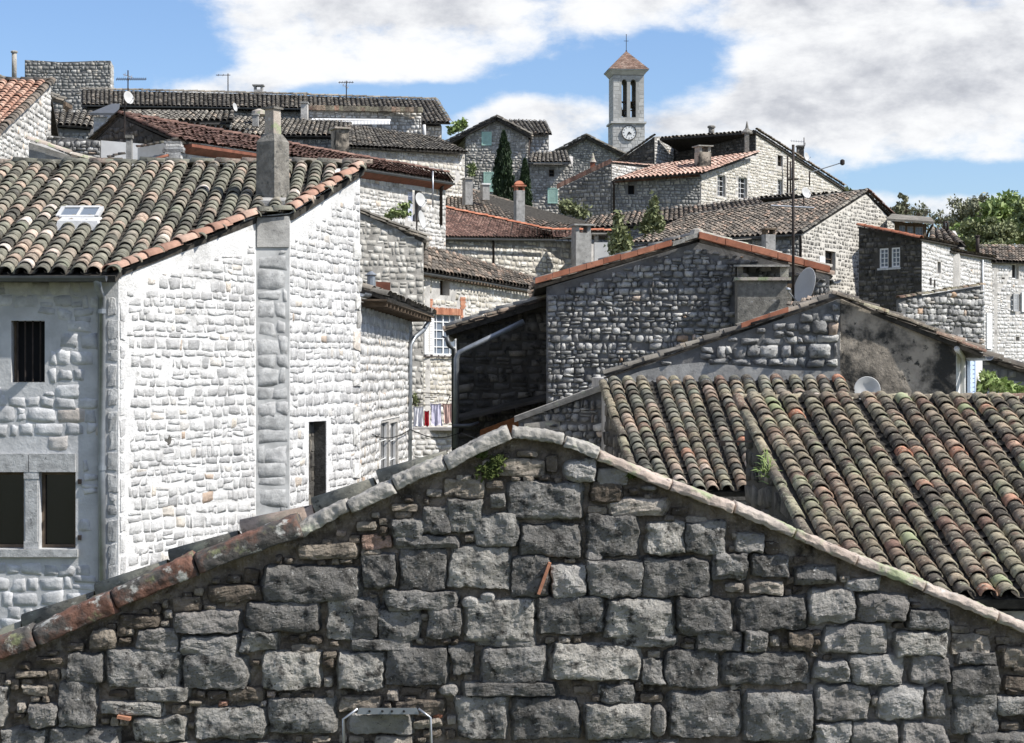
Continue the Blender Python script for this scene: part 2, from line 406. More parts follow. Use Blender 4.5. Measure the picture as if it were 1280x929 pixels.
STY = {  # stone material, mortar material, course height, stone width, gap, relief, grid, smooth
    'white': ('white_stone', 'white_mortar', (.085,.185), (.10,.34), .004, .014, 6, .08, 3),
    'facade': ('facade', 'facade_mortar', (.12,.23), (.15,.40), .006, .013, 6, .08, 3),
    'quoin': ('grey_quoin', 'quoin_joint', (.17,.30), (.2,.5), .004, .009, 6, .02, 3),
    'pale': ('pale_stone', 'pale_mortar', (.12,.25), (.14,.45), .012, .035, 4),
    'bright': ('white_stone', 'pale_mortar', (.12,.24), (.14,.40), .012, .03, 4),
    'palejoint': ('cream_stone', 'dark_joint', (.16,.32), (.18,.5), .022, .045, 4),
    'palefar': ('pale_stone', 'dark_joint', (.14,.28), (.16,.46), .018, .035, 4),
    'creamfar': ('cream_stone', 'pale_mortar', (.13,.27), (.15,.44), .018, .035, 4),
    'chalkfar': ('white_stone', 'pale_mortar', (.13,.24), (.15,.5), .014, .025, 4),
    'beigefar': ('beige_stone', 'dark_joint', (.13,.26), (.14,.42), .018, .035, 4),
    'pepper': ('speckle_stone', 'cream_mortar', (.15,.25), (.22,.6), .045, .022, 4),
    'grey': ('grey_rubble', 'grey_mortar', (.08,.20), (.09,.30), .010, .10, 5, .2, 3),
    'greybig': ('grey_rubble', 'grey_mortar', (.13,.28), (.18,.46), .010, .10, 7, .12, 3),
    'greyfar': ('grey_far', 'grey_mortar', (.14,.28), (.15,.46), .018, .04, 4),
    'sooty': ('sooty_stone', 'sooty_mortar', (.16,.3), (.2,.55), .02, .05, 4),  # wall shade put into the stone and mortar colour
    'tower': ('tower_stone', 'tower_joint', (.42,.46), (.5,.9), .025, .012, 4, .05),
}

# ---------------------------------------------------------------- walls
class Wall:
    def __init__(s, a, b):
        s.a, s.b = a, b
        d = Vector((b.x-a.x, b.y-a.y, 0)); s.L = d.length; s.u = d.normalized()
        s.n = Vector((s.u.y, -s.u.x, 0))
        mid = (a + b) / 2
        if s.n.dot(Vector((CAM.x-mid.x, CAM.y-mid.y, 0))) < 0: s.n = -s.n
        s.O = Vector((a.x, a.y, 0))
    def uz(s, px, py):
        d = W(px, py, 1.0) - CAM
        t = (s.O - CAM).dot(s.n) / Vector((d.x, d.y, 0)).dot(s.n)
        P = CAM + d * t
        return ((P - s.O).dot(s.u), P.z)
    def rect(s, r):
        (a, b), (c, d) = s.uz(r[0], r[3]), s.uz(r[2], r[1])
        return (min(a, c), min(b, d), max(a, c), max(b, d))
    def P(s, u, z, dn=0.0): return s.O + s.u*u + UP*z + s.n*dn
    def box(s, mb, u0, u1, z0, z1, d0, d1, mat=0):
        mb.box8([s.P(u0,z0,d1), s.P(u1,z0,d1), s.P(u1,z0,d0), s.P(u0,z0,d0),
                 s.P(u0,z1,d1), s.P(u1,z1,d1), s.P(u1,z1,d0), s.P(u0,z1,d0)], mat)

class House:
    def __init__(s, name, label, cat, at, base=None, group=None):
        at = V3(at)
        s.base = (ground(at.x, at.y) - .6) if base is None else base
        s.root = thing(name, label, cat, Vector((at.x, at.y, s.base)), group)
        s.walls = []
    def wall(s, a, b, mid=(), style='pale', holes=(), vis=None, thick=.3, nostone=(), extra=None, name='wall', mats=None, clip=None, base=None, label=None, drop=.03):
        w = Wall(V3(a), V3(b)); base = s.base if base is None else base
        mids = [w.uz(*m) for m in mid]
        poly = [(0, base), (w.L, base), (w.L, w.b.z)] + mids[::-1] + [(0, w.a.z)]
        hr = [w.rect(h) for h in holes]; w.holes = hr; w.poly = poly
        mb = MB()
        def inset(p, dn):  # mitred back so that wall ends never share a plane
            u = p[0]
            if dn: u = max(thick, min(w.L - thick, u)) if w.L > 3*thick else w.L/2 + (u - w.L/2)*.3
            return w.P(u, p[1] - (0.0 if p[1] <= base + 1e-6 or not dn else .02), -dn)
        loops = [poly] + [[(r[0], r[1]), (r[2], r[1]), (r[2], r[3]), (r[0], r[3])] for r in hr]
        flat = [Vector((p[0], p[1], 0)) for lp in loops for p in lp]
        tri = tessellate_polygon([[Vector((p[0], p[1], 0)) for p in lp] for lp in loops])
        off, n = 0, len(flat)
        vs = [w.P(p.x, p.y) for p in flat]
        vb = []
        for li, lp in enumerate(loops):
            for p in lp: vb.append(inset(p, thick) if li == 0 else w.P(p[0], p[1], -thick))
        faces = [tuple(t) for t in tri] + [tuple(i + n for i in reversed(t)) for t in tri]
        for lp in loops:
            m = len(lp)
            for i in range(m):
                j = (i+1) % m
                faces.append((off+i, off+j, n+off+j, n+off+i))
            off += m
        st = STY[style] if style in STY else None
        mb.poly(vs + vb, faces, 0)
        if st:
            zlo = base if vis is None else max(base, w.uz(w_px_mid(w), vis)[1] - 2.8)
            Q = courses(clip(w) if clip else poly, hr + [w.rect(q) for q in nostone], zlo, st[2], st[3], st[4], .5 if len(st) != 8 else .12)
            Q = Q[rng.random(len(Q)) > drop]
            pillow(mb, Q, w, st[5] * rng.uniform(.5, 1.3, len(Q)), st[6], k=st[7] if len(st) > 7 else .22, facet=st[8] if len(st) > 8 else 0)
            ms = [M[st[1]], M[st[0]]]
        else: ms = [M[style]]
        if extra: ms += extra(w, mb)
        w.ob = mb.build(name, ms, s.root, smooth=(1,))
        if label: w.ob['label'] = label
        s.walls.append(w)
        return w
    def hidden(s, pts, mat='pale_mortar', thick=.25):
        """plain back walls down to the ground along a polyline of top points"""
        mb = MB(); pts = [V3(p) for p in pts]
        for a, b in zip(pts[:-1], pts[1:]):
            d = Vector((b.x-a.x, b.y-a.y, 0))
            if d.length < .05: continue
            d.normalize(); n = Vector((d.y, -d.x, 0))
            c = s.centre if hasattr(s, 'centre') else sum(pts, Vector())/len(pts)
            if n.dot(Vector((c.x-a.x, c.y-a.y, 0))) < 0: n = -n
            i = .012
            a2, b2 = a + d*i, b - d*i
            q = [Vector((a2.x, a2.y, s.base)), Vector((b2.x, b2.y, s.base)), b2 - UP*.03, a2 - UP*.03]
            q2 = [q[0]+n*thick+d*thick, q[1]+n*thick-d*thick, q[2]+n*thick-d*thick, q[3]+n*thick+d*thick]
            mb.box8([q[0], q[1], q2[1], q2[0], q[3], q[2], q2[2], q2[3]])
        return mb.build('wall', M[mat], s.root)
    def roof(s, eL, eR, rR, rL, mat='tile_brown', pitch=.24, expo=.34, seg=5, clip=None, thick=.07, rim=False, name='roof', lift=.03, hs=.85, extra_mat=None, extra_p=.0, channel=False, jit=1.0, label=None):
        eL, eR, rR, rL = map(V3, (eL, eR, rR, rL))
        mb = MB()
        n = ((eR-eL).cross(rL-eL)).normalized()
        if n.z < 0: n = -n
        up = n
        if clip is None:
            c = [eL, eR, rR, rL]
        else:
            c = []
            for x, y in clip:
                z = eL.z - (n.x*(x-eL.x) + n.y*(y-eL.y)) / n.z
                c.append(Vector((x, y, z)))
        mb.prism([p - n*.015 for p in c], -n*thick, 0)
        we = ((eR-eL).length + (rR-rL).length) / 2
        nc = max(1, round(we / pitch))
        ln = ((rL-eL).length + (rR-eR).length) / 2
        nr = max(1, round(ln / expo))
        ti = (np.arange(nc) + .5) / nc
        rj = np.arange(nr) / nr
        A = lambda p: np.array(tuple(p))
        E = A(eL) + ti[:, None]*(A(eR)-A(eL)); Rg = A(rL) + ti[:, None]*(A(rR)-A(rL))
        jx = rng.normal(0, .012, (nc, 1)) * jit
        P = E[:, None] + (rj[None] + rng.normal(0, .10, (nc, nr)) * jit / nr)[..., None] * (Rg - E)[:, None]
        lat = A((eR-eL).normalized())
        wob = np.cumsum(rng.normal(0, .006, (nc, nr)), 1) * jit + jx
        P = P + lat * wob[..., None]
        d = (Rg - E); ll = np.linalg.norm(d, axis=1, keepdims=True); d = d/ll
        D = np.broadcast_to(d[:, None], P.shape)
        wloc = np.linalg.norm((A(eR)-A(eL)) * (1-rj)[:, None] + (A(rR)-A(rL)) * rj[:, None], axis=1) / nc
        r = np.broadcast_to(wloc[None] * .43, (nc, nr))
        Lt = np.broadcast_to(ll / nr * 1.22, (nc, nr))
        P, D, r, Lt = P.reshape(-1, 3), D.reshape(-1, 3), r.ravel(), Lt.ravel()
        keep = np.ones(len(P), bool)
        if clip is not None: keep = in_poly((P + D * (Lt*.45)[:, None])[:, :2], clip)
        P, D, r, Lt = P[keep], D[keep], r[keep], Lt[keep]
        tiles(mb, P, D, A(n), r, Lt, seg, lift, hs, rim, jit, [1] if not extra_mat else [1, 2], extra_p)
        mats = [M['tile_under'], M[mat]] + ([M[extra_mat]] if extra_mat else [])
        if channel:
            # concave channel tiles between the covers
            Pc = P + lat * (wloc.mean() * .5) - A(n) * .012
            kk = in_poly((Pc + D * (Lt*.45)[:, None])[:, :2], clip) if clip is not None else np.ones(len(Pc), bool)
            tiles(mb, Pc[kk], D[kk], -A(n), r[kk]*.8, Lt[kk], 4, -.05, .45, False, .4, [0], 0)
        o = mb.build(name, mats, s.root, smooth=(1, 2))
        if label: o['label'] = label
        return o
    def part(s, name, mb, mat, parent=None, label=None, smooth=False):
        o = mb.build(name, [M[x] for x in mat] if isinstance(mat, (list, tuple)) else M[mat], parent or s.root, smooth)
        if label: o['label'] = label
        return o
    def tube(s, name, pts, r, mat='zinc', seg=8, parent=None):
        mb = MB(); mb.tube([V3(p) for p in pts], r, seg); return s.part(name, mb, mat, parent, smooth=True)
    def gutter(s, pts, r=.07, mat='zinc_dark', name='gutter'):
        """half-round gutter along points"""
        pts = [V3(p) for p in pts]; mb = MB(); prof = []
        d = (pts[-1]-pts[0]).normalized(); side = d.cross(UP).normalized()
        for i in range(9):
            t = math.pi + math.pi * i / 8; prof.append((math.cos(t)*r, math.sin(t)*r))
        for i in range(8, -1, -1):
            t = math.pi + math.pi * i / 8; prof.append((math.cos(t)*(r*.86), math.sin(t)*(r*.86)))
        k = len(prof); vs = [p + side*x + UP*y for p in pts for x, y in prof]
        fs = [(i*k+j, i*k+(j+1) % k, (i+1)*k+(j+1) % k, (i+1)*k+j) for i in range(len(pts)-1) for j in range(k)]
        fs += [tuple(range(k-1, -1, -1)), tuple((len(pts)-1)*k+j for j in range(k))]
        mb.poly(vs, fs)
        return s.part(name, mb, mat)
    def verge(s, pts, mat='tile_brown', r=.1, ln=.4, seg=6, name='verge', rim=True, lift=.02, hs=.85, label=None):
        pts = [V3(p) for p in pts]; mb = MB()
        for a, b in zip(pts[:-1], pts[1:]):
            v = b - a
            if v.z < 0: a, b, v = b, a, -v
            n = max(1, round(v.length/ln)); d = v.normalized()
            side = d.cross(UP).normalized(); nn = side.cross(d)
            if nn.z < 0: nn = -nn
            P = np.array([tuple(a + v*(i/n)) for i in range(n)]); P += rng.normal(0, .008, P.shape)
            tiles(mb, P, np.tile(np.array(tuple(d)), (n, 1)), np.array(tuple(nn)), np.full(n, r), np.full(n, v.length/n*1.15), seg, lift, hs, rim, .6, [0], 0)
        o = mb.build(name, M[mat], s.root, smooth=True)
        if label: o['label'] = label
        return o
    def window(s, w, rect, frame='white_paint', pane='glass', nx=2, ny=3, recess=.14, fw=.05, bars=False, sill=None, frames=True, depth=.05):
        u0, z0, u1, z1 = w.rect(rect)
        fb = MB()
        e = .004
        if frames:
            w.box(fb, u0+e, u0+fw, z0+e, z1-e, -recess-depth, -recess)
            w.box(fb, u1-fw, u1-e, z0+e, z1-e, -recess-depth, -recess)
            w.box(fb, u0+fw, u1-fw, z0+e, z0+fw, -recess-depth, -recess)
            w.box(fb, u0+fw, u1-fw, z1-fw, z1-e, -recess-depth, -recess)
            mw = fw*.5
            for i in range(1, nx):
                c = u0 + (u1-u0)*i/nx; q = mw*(1.3 if nx == 4 and i == 2 else .6)
                w.box(fb, c-q, c+q, z0+fw, z1-fw, -recess-depth*.9, -recess-.004)
            for i in range(1, ny):
                c = z0 + (z1-z0)*i/ny
                w.box(fb, u0+fw, u1-fw, c-mw*.5, c+mw*.5, -recess-depth*.8, -recess-.008)
        else:
            w.box(fb, u0+e, u0+.03, z0+e, z1-e, -recess-.03, -recess); w.box(fb, u1-.03, u1-e, z0+e, z1-e, -recess-.03, -recess)
        o = s.part('window', fb, frame)
        pb = MB(); w.box(pb, u0+.006, u1-.006, z0+.006, z1-.006, -recess-depth-.03, -recess-depth-.006)
        s.part('pane', pb, pane, o)
        if bars:
            bb = MB(); nb = 4
            for i in range(nb):
                c = u0 + (u1-u0)*(i+.7)/(nb+.4); bb.tube([w.P(c, z0, -.06), w.P(c, z1, -.06)], .012, 6)
            s.part('bars', bb, 'iron', o)
        if sill:
            sb = MB(); w.box(sb, u0-.07, u1+.07, z0-.09, z0-.004, -.05, .05); s.part('sill', sb, sill, o)
        return o
    def shutter(s, w, rect, mat='green_paint', name='shutter', dn=.03):
        """louvred leaf or ledged door lying on wall w"""
        u0, z0, u1, z1 = w.rect(rect); mb = MB(); f = .07
        w.box(mb, u0, u0+f, z0, z1, dn, dn+.05); w.box(mb, u1-f, u1, z0, z1, dn, dn+.05)
        w.box(mb, u0+f, u1-f, z1-f, z1, dn, dn+.048); w.box(mb, u0+f, u1-f, z0, z0+f, dn, dn+.048)
        n = max(4, int((z1-z0)/.09))
        for i in range(n):
            a = z0+f+(z1-z0-2*f)*i/n; b = a+(z1-z0-2*f)/n*.82
            w.box(mb, u0+f, u1-f, a, b, dn+.004, dn+.034)
        return s.part(name, mb, mat)

def w_px_mid(w):
    p = (w.a + w.b)/2; d = p - CAM
    return CX + d.x / (d.y / KY) * F

def tiles(mb, P, D, n, r, Lt, seg, lift, hs, rim, jit, mats, p2):
    """half-barrel tiles: lower end at P, running up D"""
    N = len(P)
    if N == 0: return
    D = D + rng.normal(0, .012, D.shape) * jit; D /= np.linalg.norm(D, axis=1, keepdims=True)
    nn = np.broadcast_to(n, D.shape) + rng.normal(0, .05, D.shape) * jit
    t = np.cross(D, nn); t /= np.linalg.norm(t, axis=1, keepdims=True)
    nn = np.cross(t, D)
    r = r * rng.uniform(1 - .05*jit, 1 + .05*jit, N)
    th = np.linspace(0, math.pi, seg+1)
    c, sn = np.cos(th), np.sin(th)
    l0 = lift * rng.uniform(.7, 1.3, N)
    def ring(base, rr, lf): return base[:, None] + t[:, None]*(rr[:, None]*c)[..., None] + nn[:, None]*(rr[:, None]*hs*sn + lf[:, None])[..., None]
    top = P + D*Lt[:, None]
    rings = [ring(P, r, l0), ring(top, r*.84, l0*0)]
    if rim: rings = [ring(P + D*.002, r-.018, l0)] + rings
    k = len(rings); m = seg+1
    V = np.stack(rings, 1).reshape(-1, 3)
    fs = []
    for a in range(k-1):
        for j in range(seg): fs.append((a*m+j, a*m+j+1, (a+1)*m+j+1, (a+1)*m+j))
    fs = np.array(fs)
    sel = rng.random(N) < p2 if len(mats) > 1 else np.zeros(N, bool)
    V = V.reshape(N, k*m, 3)
    for msk, mt in ((~sel, mats[0]), (sel, mats[-1])):
        q = V[msk]
        if len(q): mb.add(q.reshape(-1, 3), (np.arange(len(q))[:, None, None]*k*m + fs[None]).reshape(-1, 4), mt)
# ================================================================ camera, sun, sky
cam = bpy.data.cameras.new('camera'); co = bpy.data.objects.new('camera', cam); COL.objects.link(co)
co.location = CAM; co.rotation_euler = (math.radians(90), 0, 0)
cam.sensor_width = 36; cam.lens = 36*2600/1280; cam.clip_end = 20000; cam.clip_start = .1
scn.camera = co
scn.render.resolution_x, scn.render.resolution_y = 1024, 743
SUN_AZ, SUN_EL = math.radians(19), math.radians(47)       # sun to the right, a little on the viewer's side
sdir = Vector((math.cos(SUN_AZ)*math.cos(SUN_EL), -math.sin(SUN_AZ)*math.cos(SUN_EL), math.sin(SUN_EL)))
sl = bpy.data.lights.new('sun', 'SUN'); sl.energy = 5.0; sl.angle = math.radians(.5); sl.color = (1, .965, .91)
so = bpy.data.objects.new('sun', sl); COL.objects.link(so); so.location = (40, -10, 60)
so.rotation_euler = sdir.to_track_quat('Z', 'Y').to_euler()
scn.view_settings.view_transform = 'Standard'; scn.view_settings.look = 'None'
scn.view_settings.exposure = .34; scn.view_settings.gamma = 1
try: scn.view_settings.use_curve_mapping = False
except Exception: pass
scn.cycles.max_bounces = 5; scn.cycles.diffuse_bounces = 3; scn.cycles.caustics_reflective = False; scn.cycles.caustics_refractive = False

wd = bpy.data.worlds.new('World'); scn.world = wd; wd.use_nodes = True
t = NT(wd.node_tree); bg = wd.node_tree.nodes['Background']
sky = t.node('ShaderNodeTexSky', sky_type='NISHITA'); sky.sun_disc = False
sky.sun_elevation = SUN_EL; sky.sun_rotation = math.atan2(sdir.x, sdir.y); sky.altitude = 300; sky.air_density = 1.0; sky.dust_density = .6; sky.ozone_density = 1.6
tc = t.node('ShaderNodeTexCoord'); sx = t.node('ShaderNodeSeparateXYZ'); t.link(tc.outputs['Generated'], sx.inputs[0])
X_, Y_, Z_ = sx.outputs
az = t.math('ARCTAN2', X_, Y_); elv = t.math('ARCSINE', Z_)
cv = t.node('ShaderNodeCombineXYZ'); t.link(az, cv.inputs[0]); t.link(t.math('MULTIPLY', elv, 1.9), cv.inputs[1])
cv.inputs[2].default_value = 2.35
dens = t.math('MULTIPLY', t.math('SUBTRACT', t.noise(cv.outputs[0], 17, 10, .62, .1), .5), 3.0)
dens = t.math('ADD', dens, t.math('MULTIPLY', t.math('SUBTRACT', t.noise(cv.outputs[0], 5, 3, .5), .5), .7))
def blob(px, py, rx, ry, amt):
    """a bank of cloud (or a gap, amt < 0) centred on a direction of the sky"""
    global dens
    a0, e0 = (px-CX)/2600, (CY-py)/2600
    dx = t.math('DIVIDE', t.math('SUBTRACT', az, a0), rx/2600); dy = t.math('DIVIDE', t.math('SUBTRACT', elv, e0), ry/2600)
    q = t.math('ADD', t.math('MULTIPLY', dx, dx), t.math('MULTIPLY', dy, dy))
    dens = t.math('ADD', dens, t.math('MULTIPLY', t.ss(q, 0, 1, 1, 0), amt))
    return q
for b in [(490,45,290,80,.75), (640,-10,330,70,.45), (1150,85,330,140,.9), (930,5,260,60,.6), (670,155,120,50,.75), (270,112,130,30,.5),
          (930,165,170,62,.55), (1120,262,100,34,.4), (1220,262,90,20,.3), (160,50,80,40,.15),
          (90,65,270,100,-.75), (845,95,100,66,-.75), (720,85,100,56,-.6), (650,100,90,34,-.30), (250,82,70,34,-.45), (1170,228,170,28,-.62), (480,124,170,26,-.7), (860,60,70,60,-.3)]: blob(*b)
k = t.ss(dens, -.28, .64)
# thick cloud turns grey below, its sunlit rim stays white
cv2 = t.node('ShaderNodeCombineXYZ'); t.link(t.math('ADD', az, -.012), cv2.inputs[0]); t.link(t.math('ADD', t.math('MULTIPLY', elv, 1.9), -.016), cv2.inputs[1]); cv2.inputs[2].default_value = 3.1
off_ = t.node('ShaderNodeVectorMath', operation='ADD'); t.link(cv.outputs[0], off_.inputs[0]); off_.inputs[1].default_value = (.010, .018, 0)
rel = t.math('SUBTRACT', t.noise(off_.outputs[0], 17, 10, .62, .1), t.noise(cv.outputs[0], 17, 10, .62, .1))   # thicker towards the sun: this side lies in shade
shade = t.math('ADD', t.math('ADD', t.math('MULTIPLY', t.noise(cv2.outputs[0], 9, 8, .55, .1), .8), t.math('MULTIPLY', dens, .30)), t.math('MULTIPLY', rel, 1.5))
cc = t.ramp(t.ss(shade, .42, 1.10), [(0,(.94,.95,.965)),(.35,(.76,.775,.81)),(.75,(.57,.59,.64)),(1,(.46,.48,.53))])
SKY_S = .09
cs = t.mix(1.0, cc, .84/SKY_S, 'MULTIPLY')
skc = t.mix(1.0, sky.outputs[0], (1.0,1.13,1.38), 'MULTIPLY')
t.link(t.mix(k, skc, cs), bg.inputs['Color']); bg.inputs['Strength'].default_value = SKY_S

# ================================================================ the ground
ys = np.concatenate([np.linspace(-160, 380, 109), np.geomspace(400, 9000, 22)]); xs = np.concatenate([-np.geomspace(9000, 210, 14), np.linspace(-200, 200, 81), np.geomspace(210, 9000, 14)])
gx, gy = np.meshgrid(xs, ys)
gz = np.vectorize(lambda a, b: ground(a, b) + .35*mnoise.noise(Vector((a*.12, b*.12, 0))) - .4)(gx, gy)
gm = MB(); nx_, ny_ = len(xs), len(ys); ij = np.arange(nx_*ny_).reshape(ny_, nx_)
gm.add(np.stack([gx, gy, gz], -1).reshape(-1, 3), np.stack([ij[:-1,:-1], ij[:-1,1:], ij[1:,1:], ij[1:,:-1]], -1).reshape(-1, 4))
g = gm.build('ground', M['earth'], None, True); tag(g, 'dry grassy hillside under the village', 'ground', kind='structure')

# ================================================================ foreground gable
Y0 = 9.3
H = House('stone_house', 'dark grey rough stone gable in the foreground with a tile and slab edged top', 'house', (640, 700, Y0))
LR = [(640,541),(560,579),(470,620),(382,662),(255,709),(150,755),(0,820),(-110,866)]
RR = [(704,552),(746,569),(836,607),(915,635),(990,667),(1067,701),(1152,735),(1244,770),(1400,831)]
w = Wall(W(-110, 866, Y0), W(1400, 850, Y0))
prof = [w.uz(*p) for p in LR[::-1]] + [w.uz(*p) for p in RR]
mb = MB(); base = H.base
# rough mortar face: a grid displaced like old earth mortar
gx_ = np.linspace(prof[0][0], prof[-1][0], 330); top = np.interp(gx_, [p[0] for p in prof], [p[1] for p in prof])
zb = w.uz(640, 1010)[1]
rows = 130; fr = np.linspace(0, 1, rows)
Ug = np.broadcast_to(gx_, (rows, len(gx_))); Zg = zb + (top - zb) * fr[:, None]
dd = np.array([mnoise.fractal(Vector((a*12, b*12, 1)), .7, 2.1, 5)*.03 + mnoise.noise(Vector((a*2.2, b*2.2, 5)))*.02 for a, b in zip(Ug.ravel(), Zg.ravel())]).reshape(Ug.shape)
P = np.array(w.O) + Ug[..., None]*np.array(w.u) + Zg[..., None]*np.array((0,0,1.)) + (dd[..., None]-.03)*np.array(w.n)
ij = np.arange(P.shape[0]*P.shape[1]).reshape(P.shape[:2])
fq = np.stack([ij[:-1,:-1], ij[:-1,1:], ij[1:,1:], ij[1:,:-1]], -1).reshape(-1, 4)
uc, zc2 = Ug[:-1,:-1].ravel(), Zg[:-1,:-1].ravel()
(ua, za_), (ub, zb2) = w.uz(1012, 742), w.uz(1190, 930)
edge = np.array([mnoise.noise(Vector((a*4, b*4, 9)))*.16 for a, b in zip(uc, zc2)])
rep = (uc + edge > ua) & (uc + edge < ub) & (zc2 + edge < za_)     # the repaired patch at lower right
mb.add(P.reshape(-1, 3), fq[~rep], 0); mb.add(P.reshape(-1, 3), fq[rep], 5)
# body behind the face
body = [w.P(p[0], p[1]-.03, -.09) for p in prof]
mb.prism([w.P(prof[0][0], base, -.09)] + body + [w.P(prof[-1][0], base, -.09)], -w.n*.34, 0)
mb.prism([w.P(prof[0][0], base, .01), w.P(prof[0][0], zb, .01), w.P(prof[-1][0], zb, .01), w.P(prof[-1][0], base, .01)], -w.n*.05, 0)
BIG = """634 604 731 650|651 654 727 696|731 645 798 696|810 654 854 691|856 654 909 692|596 641 647 683|561 628 601 665|491 652 528 670|493 670 574 685|610 615 632 637|499 686 559 737|561 684 638 736|640 694 689 745|735 701 801 745|800 698 889 744|891 692 935 725|453 696 495 734|480 739 574 760|440 749 471 796|473 760 525 797|536 761 576 796|580 747 669 801|671 747 753 793|756 747 842 796|844 749 914 793|921 745 1008 788|871 791 928 814|421 817 480 859|481 808 560 855|565 806 592 841|601 809 683 852|687 804 803 849|805 826 830 856|832 813 898 858|900 815 1013 855|577 854 698 869|750 858 791 876|571 872 634 923|638 871 724 925|731 879 812 925|834 863 929 924|931 863 1017 926|1117 790 1186 817|1188 835 1248 868|1190 863 1244 919|995 707 1044 731|941 694 987 719|894 692 927 716|329 707 450 751|310 752 400 787|408 750 470 798|302 790 350 812|131 811 229 860|230 821 312 861|327 816 400 860|421 815 480 860|87 819 129 850|75 852 122 905|125 877 206 890|167 862 237 874|245 885 335 924|337 875 421 918|165 896 232 926|60 908 152 950|0 910 57 950|-60 860 10 905|594 798 669 807|766 797 845 807|440 800 513 810|528 634 561 665|1246 871 1290 892|1134 763 1184 786|1195 816 1246 829|1209 917 1290 960|1290 860 1370 930|-110 900 -62 950|620 930 720 985|740 930 850 985|870 932 960 985|520 930 600 980|250 930 380 980|970 932 1060 985"""
PALE = """1012 737 1068 778|1071 743 1134 776|1027 782 1110 817|1017 826 1059 850|1059 819 1129 853|1137 819 1188 851|1018 857 1087 899|1098 857 1152 896|1158 859 1182 896|1018 905 1063 940|1064 904 1124 940|1126 903 1182 940|690 705 734 744|220 765 300 791|225 797 301 819|170 785 225 812|435 895 515 918|704 577 744 600|748 584 784 603|931 789 956 811|922 667 952 688|1062 724 1100 739|565 862 572 869|35 880 72 905"""
PEB = """731 687 756 702|577 745 599 761|599 740 620 753|549 855 574 870|814 882 831 918|800 606 822 614"""
parse = lambda s: [tuple(map(float, q.split())) for q in s.split('|')]
def quads(lst, j=3.0):
    out = []
    for r in lst:
        if (r[2]-r[0])*(r[3]-r[1]) > 500: r = (r[0]-3.2, r[1]-3.2, r[2]+3.2, r[3]+3.2)
        a, b, c, d = w.rect(r); q = np.array([(a,b),(c,b),(c,d),(a,d)])
        jz = j/F*Y0
        out.append(q + rng.uniform(-jz, jz, (4, 2)))
    return np.array(out)
polyu = [(prof[0][0], zb)] + prof + [(prof[-1][0], zb)]
occ = np.zeros((480, 780), bool)   # survey grid, 2 marks per cell
def cell(r): return int((r[0]+130)/2), int((r[1]-520)/2), int((r[2]+130)/2), int((r[3]-520)/2)
for r in parse(BIG) + parse(PALE) + parse(PEB):
    a, b, c, d = cell(r); occ[max(b,0):max(d+1,0), max(a,0):max(c+1,0)] = True
fill = []
topx = [p[0] for p in LR[::-1]] + [p[0] for p in RR]; topy = [p[1] for p in LR[::-1]] + [p[1] for p in RR]
for (fw_, fh_), tries in (((62,15),1600), ((48,20),900), ((40,11),2200), ((26,22),2200), ((30,9),3000), ((16,18),3500), ((20,8),5000), ((11,12),7000), ((13,6),9000), ((8,7),9000)):
    for _ in range(tries):
        sw, sh = fw_*rng.uniform(.8,1.25), fh_*rng.uniform(.85,1.2)
        x = rng.uniform(-110, 1390-sw); y = rng.uniform(545, 990-sh)
        r = (x, y, x+sw, y+sh)
        if len(fill) > 2600: break
        lim = max(np.interp(x, topx, topy), np.interp(x+sw, topx, topy)) + 17
        if y < lim: continue
        a, b, c, d = cell(r)
        if occ[b:d+1, a:c+1].any(): continue
        occ[b:d+1, a:c+1] = True; fill.append((x-.8, y-.8, x+sw+.8, y+sh+.8))
pillow(mb, quads(parse(BIG)), w, rng.uniform(.04,.075,len(parse(BIG))), 26, 1, .02, .07, .05, .017, 7.0, 4, 10)
pillow(mb, quads(parse(PALE), 4), w, rng.uniform(.045,.08,len(parse(PALE))), 22, 2, .03, .12, .05, .020, 7.0, 4, 9)
pillow(mb, quads(parse(PEB), 1), w, .05, 10, 2, .02, .55, .02)
big_f = [r for r in fill if (r[2]-r[0])*(r[3]-r[1]) > 420]; sm_f = [r for r in fill if (r[2]-r[0])*(r[3]-r[1]) <= 420]
pillow(mb, quads(big_f, 3), w, rng.uniform(.02,.06,len(big_f)), 12, 3, .06, .16, .05, .014, 11.0, 3, 8)
pillow(mb, quads(sm_f, 1.2), w, rng.uniform(.012,.045,len(sm_f)), 6, 3, .25, .25, .05, 0, 8, 2, 6)
# red tile slips wedged in the joints
for a_, b_ in (((673,741),(687,702)), ((150,893),(166,896))):
    pa, pb = w.uz(*a_), w.uz(*b_); v = Vector((pb[0]-pa[0], pb[1]-pa[1])); nrm_ = Vector((-v.y, v.x)).normalized()*.010
    mb.prism([w.P(pa[0]-nrm_.x, pa[1]-nrm_.y, .02), w.P(pa[0]+nrm_.x, pa[1]+nrm_.y, .02), w.P(pb[0]+nrm_.x, pb[1]+nrm_.y, .02), w.P(pb[0]-nrm_.x, pb[1]-nrm_.y, .02)], w.n*.085, 4)
w.ob = mb.build('wall', [M['near_mortar'], M['near'], M['pale_block'], M['near_fill'], M['brick'], M['near_pale_mortar']], H.root, smooth=(0, 5))
